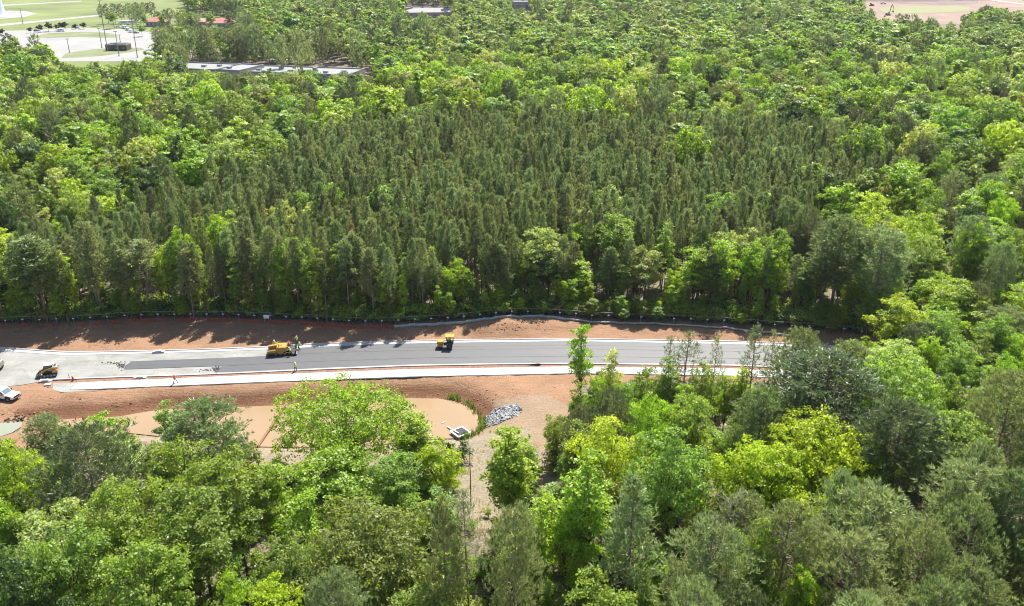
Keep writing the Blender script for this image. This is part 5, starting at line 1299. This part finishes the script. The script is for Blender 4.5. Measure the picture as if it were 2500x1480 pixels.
def make_pickup(px, py, rz, label, scale=1.0):
    X, Y, Z = w(px, py, 0); e = empty('pickup_truck', (X, Y, hz(X, Y) if Y < 300 else .12), rz, label, 'pickup truck'); e.scale = (scale,) * 3
    wht = M['white']
    side = [(-2.95, .62), (-2.95, 1.2), (-1.15, 1.22), (1.1, 1.2), (1.35, 1.2), (2.65, 1.12), (2.88, .98), (2.92, .55), (2.5, .48), (-2.8, .5)]
    b = MB().prism(side, -.98, .98).build('body', wht, e, bevel=.06)
    # bed
    MB().box((-2.03, 0, 1.205), (1.6, 1.6, .02)).build('bed_floor', M['darkmetal'], b)
    for s_ in (1, -1): MB().box((-2.03, s_ * .9, 1.30), (1.75, .14, .18)).build('bed_rail', wht, b, bevel=.02)
    MB().box((-2.9, 0, 1.30), (.1, 1.9, .2)).build('tailgate', wht, b, bevel=.02)
    cabp = [(-1.2, 1.2), (-1.05, 1.88), (-.85, 1.95), (.45, 1.93), (.62, 1.88), (1.35, 1.22)]
    c = MB().prism(cabp, -.86, .86).build('cab', wht, e, bevel=.05)
    MB().prism([(.66, 1.82), (1.32, 1.25), (1.345, 1.262), (.69, 1.84)], -.76, .76).build('windscreen', M['glass'], c)
    MB().prism([(-1.17, 1.3), (-1.06, 1.8), (-1.08, 1.81), (-1.2, 1.3)], -.7, .7).build('rear_window', M['glass'], c)
    for s_ in (1, -1):
        MB().prism([(-.98, 1.27), (-.88, 1.82), (-.22, 1.84), (-.22, 1.27)], s_ * .863, s_ * .875).build('rear_side_window', M['glass'], c)
        MB().prism([(-.1, 1.27), (-.1, 1.84), (.5, 1.82), (1.1, 1.27)], s_ * .863, s_ * .875).build('front_side_window', M['glass'], c)
        m_ = MB().box((.98, s_ * 1.13, 1.36), (.14, .26, .24)).build('side_mirror', M['black'], c, bevel=.03)
        for xx in (.15, -.85): MB().box((xx, s_ * .99, 1.05), (.2, .03, .04)).build('door_handle', M['black'], b)
        MB().prism([(1.3, .5), (1.32, .85), (1.6, 1.02), (2.15, 1.02), (2.42, .85), (2.45, .5)], s_ * .95, s_ * .99).build('wheel_arch', M['black'], b)
        MB().prism([(-2.45, .5), (-2.42, .85), (-2.15, 1.02), (-1.6, 1.02), (-1.32, .85), (-1.3, .5)], s_ * .95, s_ * .99).build('wheel_arch', M['black'], b)
        MB().box((2.86, s_ * .78, .92), (.12, .34, .2)).build('headlight', M['lamp'], b, bevel=.02)
        MB().box((-2.96, s_ * .88, 1.0), (.04, .14, .34)).build('tail_light', M['red'], b)
        MB().box((0, s_ * .98, .46), (2.3, .14, .06)).build('side_step', M['black'], b)
    MB().box((2.93, 0, .88), (.06, 1.2, .3)).build('grille', M['darkmetal'], b); MB().box((2.96, 0, .58), (.16, 1.9, .22)).build('bumper', M['darkmetal'], b, bevel=.04)
    MB().box((1.9, .35, 1.195), (1.0, .05, .02)).build('hood_crease', wht, b); MB().box((1.9, -.35, 1.195), (1.0, .05, .02)).build('hood_crease', wht, b)
    for xx in (1.88, -1.88):
        for s_ in (1, -1): wheel(e, (xx, s_ * .86, .41), .41, .28)
    return e
pk = make_pickup(8, 972, R(-14), 'white crew-cab pickup truck on the clay at the left edge')
make_pickup(2156, 10.5, R(4), 'white pickup truck parked on the far construction site beside the green pond')
# hydrant and stub post by the path start
X, Y, _ = w(178, 929, 0); e = empty('fire_hydrant', (X, Y, hz(X, Y)), .3, 'red fire hydrant at the start of the concrete path', 'hydrant')
MB().tube([(0, 0, 0), (0, 0, .12), (0, 0, .13), (0, 0, .75)], [.2, .2, .13, .13], 12).build('barrel', M['red'], e, smooth=False)
MB().dome((0, 0, .75), .16).build('bonnet', M['red'], e); MB().cyl((0, 0, .95), .04, .1).build('operating_nut', M['red'], e)
for s_ in (1, -1): MB().cyl((0, s_ * .19, .55), .07, .16, 'y', 10).build('nozzle', M['red'], e)
MB().cyl((.2, 0, .5), .1, .16, 'x', 10).build('pumper_nozzle', M['red'], e)
X, Y, _ = w(171, 925, 0); e = empty('marker_post', (X, Y, 0), 0, 'short leaning grey marker post beside the fire hydrant', 'post')
MB().tube([(0, 0, -.1), (-.18, 0, 1.0)], .06, 8).build('shaft', M['galv'], e)
def inlet(x, y, label):
    X, Y, _ = w(x, y, 0); e = empty('storm_inlet', (X, Y, .0), R(3), label, 'storm drain')
    MB().box((0, 0, .14), (2.2, 1.0, .28)).build('frame', M['curb'], e, bevel=.03)
    MB().box((0, -.3, .285), (1.2, .35, .02)).build('opening', M['black'], e); MB().cyl((.1, .2, .29), .3, .03).build('lid', M['lightgrey'], e)
inlet(343, 923.5, 'open storm inlet box between kerb and path near the walking worker')
inlet(388, 860, 'storm inlet set in the far kerb at left')
inlet(112, 931.5, 'storm inlet beside the bucket of the track loader')
X, Y, _ = w(1307, 892.5, .05); e = empty('debris_bag', (X, Y, .08), .1, 'slumped dark bag lying on the verge between road and path', 'bag')
mb = MB(); mb.tube([(-1.1, 0, .05), (-.7, .1, .14), (-.1, 0, .16), (.5, -.1, .2), (.85, -.05, .16), (1.05, 0, .05)], [.05, .16, .2, .26, .22, .06], 8, sq=.6); mb.build('cloth', M['black'], e, smooth=True)
MB().tube([(-1.5, .2, .05), (-1.0, .1, .08)], .05, 6).build('strap', M['darkmetal'], e)
# concrete lump and block near the loader
X, Y, _ = w(117, 939.5); tag(MB().box((X, Y, hz(X, Y) + .12), (1.1, .9, .25), .3).build('concrete_block', M['curb'], bevel=.05), 'pale concrete block lying on the clay below the loader', 'block')
X, Y, _ = w(43, 1013); mb = MB()
for k in range(14): mb.box((X + rnd.gauss(0, .7), Y + rnd.gauss(0, .5), hz(X, Y) + .2 + rnd.uniform(0, .3)), (rnd.uniform(.3, .9), .3, .35), rnd.uniform(0, 3), rnd.uniform(-.7, .7))
tag(mb.build('rubble', simple('dark_rubble', (.12, .08, .06), .9)), 'small heap of dark rubble above the milky puddle', 'rubble', kind='stuff')
X, Y, _ = w(4, 1043); mb = MB().tube([(-1.0, 0, 0), (1.0, .2, 0)], .32, 12, caps=True); o = mb.build('drain_pipe', M['lightgrey'], smooth=False); o.location = (X, Y, hz(X, Y) + .1); tag(o, 'end of a pale drain pipe at the milky puddle', 'pipe')
# brown baffle pipe across the pond
def pole_obj(name, a, b, r, m, label, cat, n=8):
    o = MB().tube([(0, 0, 0), tuple(np.array(b) - np.array(a))], r, n).build(name, m); o.location = a; return tag(o, label, cat)
pole_obj('baffle_pipe', w(699, 984, -1.2), w(630, 1090, -1.7), .2, M['rustpipe'], 'rusty brown baffle pipe lying across the muddy pond', 'pipe')
pole_obj('bank_stake', w(873, 974, -1.4), w(873, 966, -.6), .12, M['rustpipe'], 'short rusty stake on the pond bank behind the oak', 'stake')
# skimmer
X, Y, Z = w(1124, 1054, PZ + .5); e = empty('pond_skimmer', (X, Y, PZ), R(38), 'white framed square riser box with dark grate at the pond edge', 'skimmer')
a = 1.15
for i in range(4):
    c_ = (a * math.cos(i * math.pi / 2), a * math.sin(i * math.pi / 2)); MB().box((c_[0], c_[1], .45), (.25 if i % 2 == 0 else 2.55, .25 if i % 2 else 2.55 - .5, .14)).build('rim_beam', M['white'], e)
MB().box((0, 0, .1), (2.2, 2.2, .6)).build('riser_box', M['curb'], e)
for k in range(9): MB().box((0, -.88 + k * .22, .44), (2.0, .08, .05)).build('grate_bar', M['darkmetal'], e)
MB().box((0, 0, .41), (2.0, 2.0, .02)).build('grate_plate', M['darkmetal'], e)
pole_obj('skimmer_pipe', w(1092, 1042, PZ + .1), w(1120, 1058, PZ + .6), .1, M['white'], 'white pipe running from the pond onto the riser box', 'pipe')
pole_obj('floating_pipe', w(1078, 1034, PZ + .08), w(1086, 1030, PZ + .08), .1, M['white'], 'short white pipe floating alone in the pond', 'pipe')
# bare thin tree in the clearing
X, Y, _ = w(1146, 1073, 11.0); mb = MB(); mb.tube([(0, 0, -.5), (.05, 0, 5), (-.1, 0, 11)], [.09, .06, .02], 6)
e = empty('bare_tree', (X, Y, hz(X, Y)), 0, 'thin nearly bare stem standing in the pale clearing below the skimmer', 'tree')
mb.build('trunk', M['bark'], e); mb = MB()
for k in range(16):
    z = rnd.uniform(5, 11); a = rnd.uniform(0, 6.28); L2 = rnd.uniform(.5, 1.4); mb.tube([(0, 0, z), (L2 * math.cos(a), L2 * math.sin(a), z + L2 * .8)], [.02, .008], 4)
mb.build('branches', M['deadwood'], e)['kind'] = 'stuff'
# dead grey trees in the wood
for (x, y, h, wp, lb) in ((165, 600, 14, 60, 'leafless grey tree at left below the pine belt'), (225, 545, 15, 40, 'leafless grey tree among green crowns at left'), (280, 385, 16, 60, 'leafless pale tree in the upper left wood'), (1785, 1215, 16, 90, 'bare twiggy dead tree right of the tall narrow pine'), (1010, 200, 17, 60, 'greyish bare-topped tree near the white roof')):
    X, Y, _ = w(x, y, h); e = empty('dead_tree', (X, Y, ground_z(X, Y)), rnd.uniform(0, 6), lb, 'dead tree')
    MB().tube([(0, 0, -.5), (.1, 0, h * .6), (0, .2, h)], [.16, .1, .03], 6).build('trunk', M['deadwood'], e); mb = MB()
    rr = wp / 2 / (FPX / pix(X, Y, h)[2])
    for k in range(34):
        z = h * rnd.uniform(.45, .95); a = rnd.uniform(0, 6.28); q = rr * rnd.uniform(.5, 1.1); p1 = (q * .6 * math.cos(a), q * .6 * math.sin(a), z + q * .5)
        mb.tube([(0, 0, z), p1], [.05, .03], 4)
        for _ in range(4):
            b_ = a + rnd.uniform(-.8, .8); mb.tube([p1, (p1[0] + q * .5 * math.cos(b_), p1[1] + q * .5 * math.sin(b_), p1[2] + q * rnd.uniform(.1, .6))], [.025, .01], 3)
    mb.build('branches', M['deadwood'], e)['kind'] = 'stuff'

# ------------------------------------------------------------------ far buildings and things
def bld(name, cx, cy, L, D, Hh, rz, wallm, label, roof='flat', roofm='whiteroof', wins=6, z=0, parapet=True, rh=2.5):
    X, Y, _ = w(cx, cy, Hh); e = empty(name, (X, Y, z), rz, label, 'building')
    MB().box((0, 0, Hh / 2), (L, D, Hh)).build('wall', wallm, e)
    if roof == 'flat':
        rf = MB().box((0, 0, Hh + .05), (L - .8, D - .8, .1)).build('roof', M[roofm], e)
        for q in range(int(L / 9)): MB().box((-L / 2 + 5 + q * 9 + rnd.uniform(-2, 2), rnd.uniform(-.3, .35) * D, Hh + .6), (2.2, 1.6, 1.0)).build('roof_unit', M['grey'], rf)
        for s_ in (1, -1):
            MB().box((0, s_ * (D / 2 - .2), Hh + .35), (L, .4, .7)).build('parapet', M['parapet'], e); MB().box((s_ * (L / 2 - .2), 0, Hh + .35), (.4, D - .8, .7)).build('parapet', M['parapet'], e)
    else:
        o_ = 1.2; a, b = L / 2 + o_, D / 2 + o_; rl = max(L / 2 - D / 2, .3)
        mb = MB().add([(-a, -b, Hh), (a, -b, Hh), (a, b, Hh), (-a, b, Hh), (-rl, 0, Hh + rh), (rl, 0, Hh + rh)], [(0, 1, 5, 4), (1, 2, 5), (2, 3, 4, 5), (3, 0, 4), (3, 2, 1, 0)])
        mb.build('roof', M[roofm], e)
        MB().box((0, 0, Hh - .15), (L + 2.6, D + 2.6, .25)).build('fascia', M['white'], e)
    for k in range(wins):
        x = -L / 2 + L * (k + .5) / wins
        for s_ in (1, -1):
            f = MB().box((x, s_ * (D / 2 + .03), Hh * .5), (L / wins * .45, .08, Hh * .35)).build('window', M['darkmetal'], e)
            MB().box((x, s_ * (D / 2 + .08), Hh * .5), (L / wins * .38, .04, Hh * .28)).build('pane', M['glass'], f)
    return e
def roofbld(x0, y0, x1, y1, Hh, D, label, **k):
    """long flat roof whose far edge runs from pixel (x0,y0) to (x1,y1) at height Hh"""
    A, B_ = np.array(w(x0, y0, Hh)), np.array(w(x1, y1, Hh)); L = np.linalg.norm(B_ - A); rz = math.atan2(B_[1] - A[1], B_[0] - A[0]); mid = (A + B_) / 2
    nrm = np.array((math.sin(rz), -math.cos(rz))) * D / 2; c = mid[:2] + nrm; q = pix(c[0], c[1], Hh)
    return bld('warehouse', q[0], q[1], L, D, Hh, rz, M['wall'], label, **k)
roofbld(462, 154, 590, 158.5, 7, 22, 'long white flat-roofed building behind the trees, left section', wins=8)
roofbld(590, 157.5, 645, 160.5, 8.2, 22, 'taller middle section of the white flat-roofed building', wins=4)
roofbld(645, 162, 890, 170, 7, 22, 'long white flat-roofed building behind the trees, right section', wins=12)
def redh(x0, x1, y, label):
    a, b = w(x0, y, 4), w(x1, y, 4); L = b[0] - a[0]
    bld('hip_roof_house', (x0 + x1) / 2, y, L, 13, 4.2, 0, M['wall'], label, roof='hip', roofm='redroof', wins=5, rh=3.2)
redh(362, 407, 50.5, 'red hip-roofed building left of the other red roofs')
redh(450, 500, 51, 'red hip-roofed building in the middle of the red roofs')
redh(512, 570, 54, 'red hip-roofed building right of the other red roofs')
bld('office_block', 1050, 28, 44, 16, 5, R(8), M['wall'], 'low grey-roofed building among trees near the top centre', roof='hip', roofm='parapet', wins=6, rh=3)
bld('office_block', 1000, 19, 40, 14, 5, R(8), M['wall'], 'pale low building left of the grey-roofed one at top centre', wins=5)
bld('office_block', 812, 12, 40, 16, 5, R(-12), M['wall'], 'white roofed low building at top left of centre', roof='hip', roofm='whiteroof', wins=5)
bld('office_block', 862, 30, 30, 10, 4, R(4), M['wall'], 'small white roofed building below the white one at top', wins=4)
bld('office_block', 1268, 4, 22, 20, 7, 0, M['wall'], 'pale building glimpsed through a gap in the top tree line', wins=3)
bld('site_house', 2034, 7, 22, 12, 5, R(-5), M['wall'], 'tan house with grey roof left of the far construction site', roof='hip', roofm='parapet', wins=4)
bld('brick_hut', 288, 109, 13.5, 9, 3.6, R(3), M['brick'], 'small brown brick hut with pale flat roof on the parking lot grass', wins=3)
# water tower
X, Y, _ = w(-14, 42, 0); e = empty('water_tower', (X, Y, 0), 0, 'foot of a pale blue water tower in the top left corner', 'water tower')
prof = [(13.0, 0), (11.5, .8), (10.2, 3), (9.2, 7), (8.5, 12), (7.8, 18), (7.2, 24), (6.8, 30), (9, 33), (14, 36), (16, 40), (15, 44), (9, 47.5), (.2, 49)]
MB().tube([(0, 0, z) for r_, z in prof], [r_ for r_, z in prof], 28).build('pedestal', M['tower'], e, smooth=True)
MB().cyl((0, 0, .15), 14, .3, n=28).build('footing', M['curb'], e); MB().box((0, -10.2, 1.9), (1.6, .5, 3)).build('door', M['grey'], e)
# lamp poles of the lot
for i, (tx, ty, bx, by, lb) in enumerate(((48, 25, 56, 58, 'lamp pole beside the tower apron'), (245, 14, 263, 126, 'tallest lamp pole standing over the brick hut lawn'), (241, 74, 249, 118, 'lamp pole left of the tallest one'), (281, 82, 291, 138, 'lamp pole in front of the brick hut'), (322, 57, 336, 142, 'thick lamp pole right of the brick hut'), (291, 87, 294, 104, 'short pole behind the brick hut'), (165, 98, 170, 130, 'pale thin pole on the parking lot'))):
    X, Y, _ = w(bx, by, 0); d = pix(X, Y, 0)[2]; h = (by - ty) * d / FPX / ct * .97
    e = empty('lamp_pole', (X, Y, 0), 0, lb, 'lamp pole', 'lamp poles of the far lot'); MB().tube([(0, 0, 0), (0, 0, h)], [.3, .17], 8).build('pole', M['pole'], e)
    MB().box((0, 0, .3), (.8, .8, .6)).build('footing', M['curb'], e); MB().box((0, 0, h), (2.2, .5, .35)).build('lamp_head', M['grey'], e)
# round shrubs in a row, parked vehicles
bush0 = broadleaf(1600, 7, 3.2, .02, 'round', 14, 9, 8, .9, limbs=False)
bcm = mesh_np('crown', [(*bush0[0], 0)], [M['leaf']]); btm = mesh_np('trunk', [(*bush0[1], None, 0)], [M['bark']])
for i, (x, y, s_) in enumerate(((8, 87, .8), (75, 81, .7), (99, 79.5, .95), (119, 77.5, 1.15), (140, 76, .8), (150, 73, .9), (161, 74, 1.05), (185, 72.5, .7), (205, 71.5, .85))):
    X, Y, _ = w(x, y, 0); e = empty('evergreen_shrub', (X, Y, 0), i, ('leftmost', 'second from left', 'third from left', 'fourth from left', 'fifth from left', 'sixth from left', 'third from right', 'second from right', 'rightmost')[i] + ' dark evergreen shrub in the row along the far lot road', 'shrub', 'evergreen shrubs along the far lot road'); e.scale = (s_, s_, s_)
    for nm, me in (('crown', bcm), ('trunk', btm)):
        c = bpy.data.objects.new(nm, me); COL.objects.link(c); c.parent = e; c['tint'] = [.035, .06, .03]
def car(x, y, rz, kind, m, label):
    X, Y, _ = w(x, y, 0); nm = {'car': 'parked_car', 'van': 'parked_van', 'rv': 'camper_van'}[kind]
    e = empty(nm, (X, Y, .15), rz, label, {'car': 'car', 'van': 'van', 'rv': 'camper'}[kind], 'vehicles parked on the far lot')
    if kind == 'car':
        MB().prism([(-2.2, .3), (-2.2, .9), (-1.7, .98), (1.1, .95), (2.1, .8), (2.2, .35)], -.9, .9).build('body', m, e, bevel=.08); c = MB().prism([(-1.8, .95), (-1.2, 1.45), (.3, 1.45), (1.1, .93)], -.78, .78).build('cabin', M['glass'], e, bevel=.05)
        MB().box((-.45, 0, 1.46), (1.4, 1.4, .05)).build('roof', m, c); wx, r_ = 1.35, .33
    else:
        L = 5.5 if kind == 'van' else 8.5; h = 2.3 if kind == 'van' else 3.2
        MB().prism([(-L / 2, .4), (-L / 2, h), (L / 2 - 1.3, h), (L / 2 - .5, 1.3), (L / 2, 1.1), (L / 2, .4)], -1.1, 1.1).build('body', m, e, bevel=.08)
        MB().prism([(L / 2 - 1.2, h - .15), (L / 2 - .5, 1.38), (L / 2 - .45, 1.4), (L / 2 - 1.15, h - .13)], -.95, .95).build('windscreen', M['glass'], e)
        for s_ in (1, -1): MB().box((-.2, s_ * 1.12, h * .68), (L * .5, .04, h * .2)).build('side_window', M['glass'], e)
        wx, r_ = L / 2 - 1.1, .4
    for xx in (wx, -wx):
        for s_ in (1, -1): wheel(e, (xx, s_ * .85, r_), r_, .25)
WH, SV, DK = M['white'], M['lightgrey'], simple('dark_car_paint', (.05, .06, .09), .3, coat=.5)
for a in ((289, 69, .2, 'car', WH, 'white car at the left end of the vehicles by the lot trees'), (304, 61, R(20), 'rv', WH, 'large white camper parked by the far lot trees'), (322, 60, R(25), 'rv', WH, 'second white camper behind the first one'), (305, 70.5, R(-50), 'van', WH, 'white van in front of the campers'), (313, 75, R(-50), 'van', SV, 'silver van right of the white van'),
          (320, 79.5, R(-50), 'van', WH, 'white van at the near end of the parked line'), (333, 82, R(-30), 'car', DK, 'dark car right of the parked line'), (150, 77.5, .1, 'van', WH, 'white van parked between the round shrubs'), (190, 70, 0, 'car', SV, 'silver car beyond the round shrubs'), (182, 69, 0.1, 'car', SV, 'pale car next to the silver car beyond the shrubs'), (90, 77, 0, 'car', DK, 'dark blue car beyond the round shrubs'),
          (855, 31, .3, 'car', WH, 'white car parked near the top centre-left building'), (1062, 17, .1, 'car', WH, 'white car by the low grey-roofed building')):
    car(*a)
# far excavator
X, Y, _ = w(2168, 38, 0); e = empty('excavator', (X, Y, .1), R(20), 'dark excavator with raised bent boom at the far green pond', 'excavator')
for s_ in (1, -1): MB().box((0, s_ * 1.2, .45), (4, .6, .9)).build('track', M['black'], e, bevel=.2)
MB().box((-.6, 0, 1.6), (3.2, 2.5, 1.3)).build('body', M['grey'], e, bevel=.1); MB().box((.8, .7, 2.1), (1.3, 1.0, 1.7)).build('cab', M['glass'], e, bevel=.05)
MB().tube([(1.0, -.3, 1.6), (1.6, -.3, 6.0), (2.9, -.3, 9.5)], .32, 8).build('boom', M['rustpipe'], e); MB().tube([(2.9, -.3, 9.5), (4.4, -.3, 7.5), (4.6, -.3, 3.5)], .25, 8).build('stick', M['rustpipe'], e)
MB().prism([(4.1, 2.6), (5.2, 2.4), (5.3, 3.4), (4.4, 3.7)], -.9, .3).build('bucket', M['darkmetal'], e)
X, Y, _ = w(2127, 15, 0); e = empty('bulldozer', (X, Y, .1), 0, 'small brown machine left of the white pickup on the far site', 'bulldozer')
for s_ in (1, -1): MB().box((0, s_ * 1.1, .5), (3.6, .5, 1.0)).build('track', M['black'], e, bevel=.2)
MB().box((.3, 0, 1.4), (2.6, 1.6, 1.0)).build('body', M['rustpipe'], e, bevel=.1); MB().box((-.8, 0, 2.3), (1.3, 1.4, 1.3)).build('cab', M['glass'], e); MB().box((2.4, 0, .8), (.2, 3.4, 1.2)).build('blade', M['rustpipe'], e)
# mounds of the far site
for (x, y, rx, ry, hh) in ((2200, 2, 60, 14, 4), (2290, 0, 70, 14, 5), (2360, -3, 45, 14, 4)):
    X, Y, _ = w(x, y, 0); mb = MB(); n = 24
    vs = []; fs = []
    for j in range(6):
        q = 1 - j / 6
        for k in range(n): a = 2 * math.pi * k / n; vs.append((X + rx * q * math.cos(a) * rnd.uniform(.93, 1.05), Y + ry * q * math.sin(a), hh * (1 - q * q) * rnd.uniform(.8, 1.1)))
    vs.append((X, Y, hh))
    for j in range(5):
        for k in range(n): fs.append((j * n + k, j * n + (k + 1) % n, (j + 1) * n + (k + 1) % n, (j + 1) * n + k))
    for k in range(n): fs.append((5 * n + k, 5 * n + (k + 1) % n, 6 * n))
    mb.add(vs, fs); tag(mb.build('spoil_heap', M['fardirt'], smooth=True), kind='structure')
# thin chalk-white track glimpsed through the trees at lower left
strip('woodland_track', [(560, 1302), (760, 1330), (900, 1345)], [(560, 1309), (760, 1337), (900, 1351)], .12, M['pave'])

# air between the camera and the far woods
hzb = MB().box((0, 2000, 38.5), (6800, 5000, 84)); m = bpy.data.materials.new('haze_air'); m.use_nodes = True; nt = m.node_tree; nt.nodes.remove(nt.nodes['Principled BSDF'])
pv = nt.nodes.new('ShaderNodeVolumePrincipled'); pv.inputs['Color'].default_value = (.93, .96, 1, 1); pv.inputs['Density'].default_value = .00004; pv.inputs['Anisotropy'].default_value = .2
nt.links.new(pv.outputs[0], nt.nodes['Material Output'].inputs['Volume'])
tag(hzb.build('haze', m), kind='stuff')
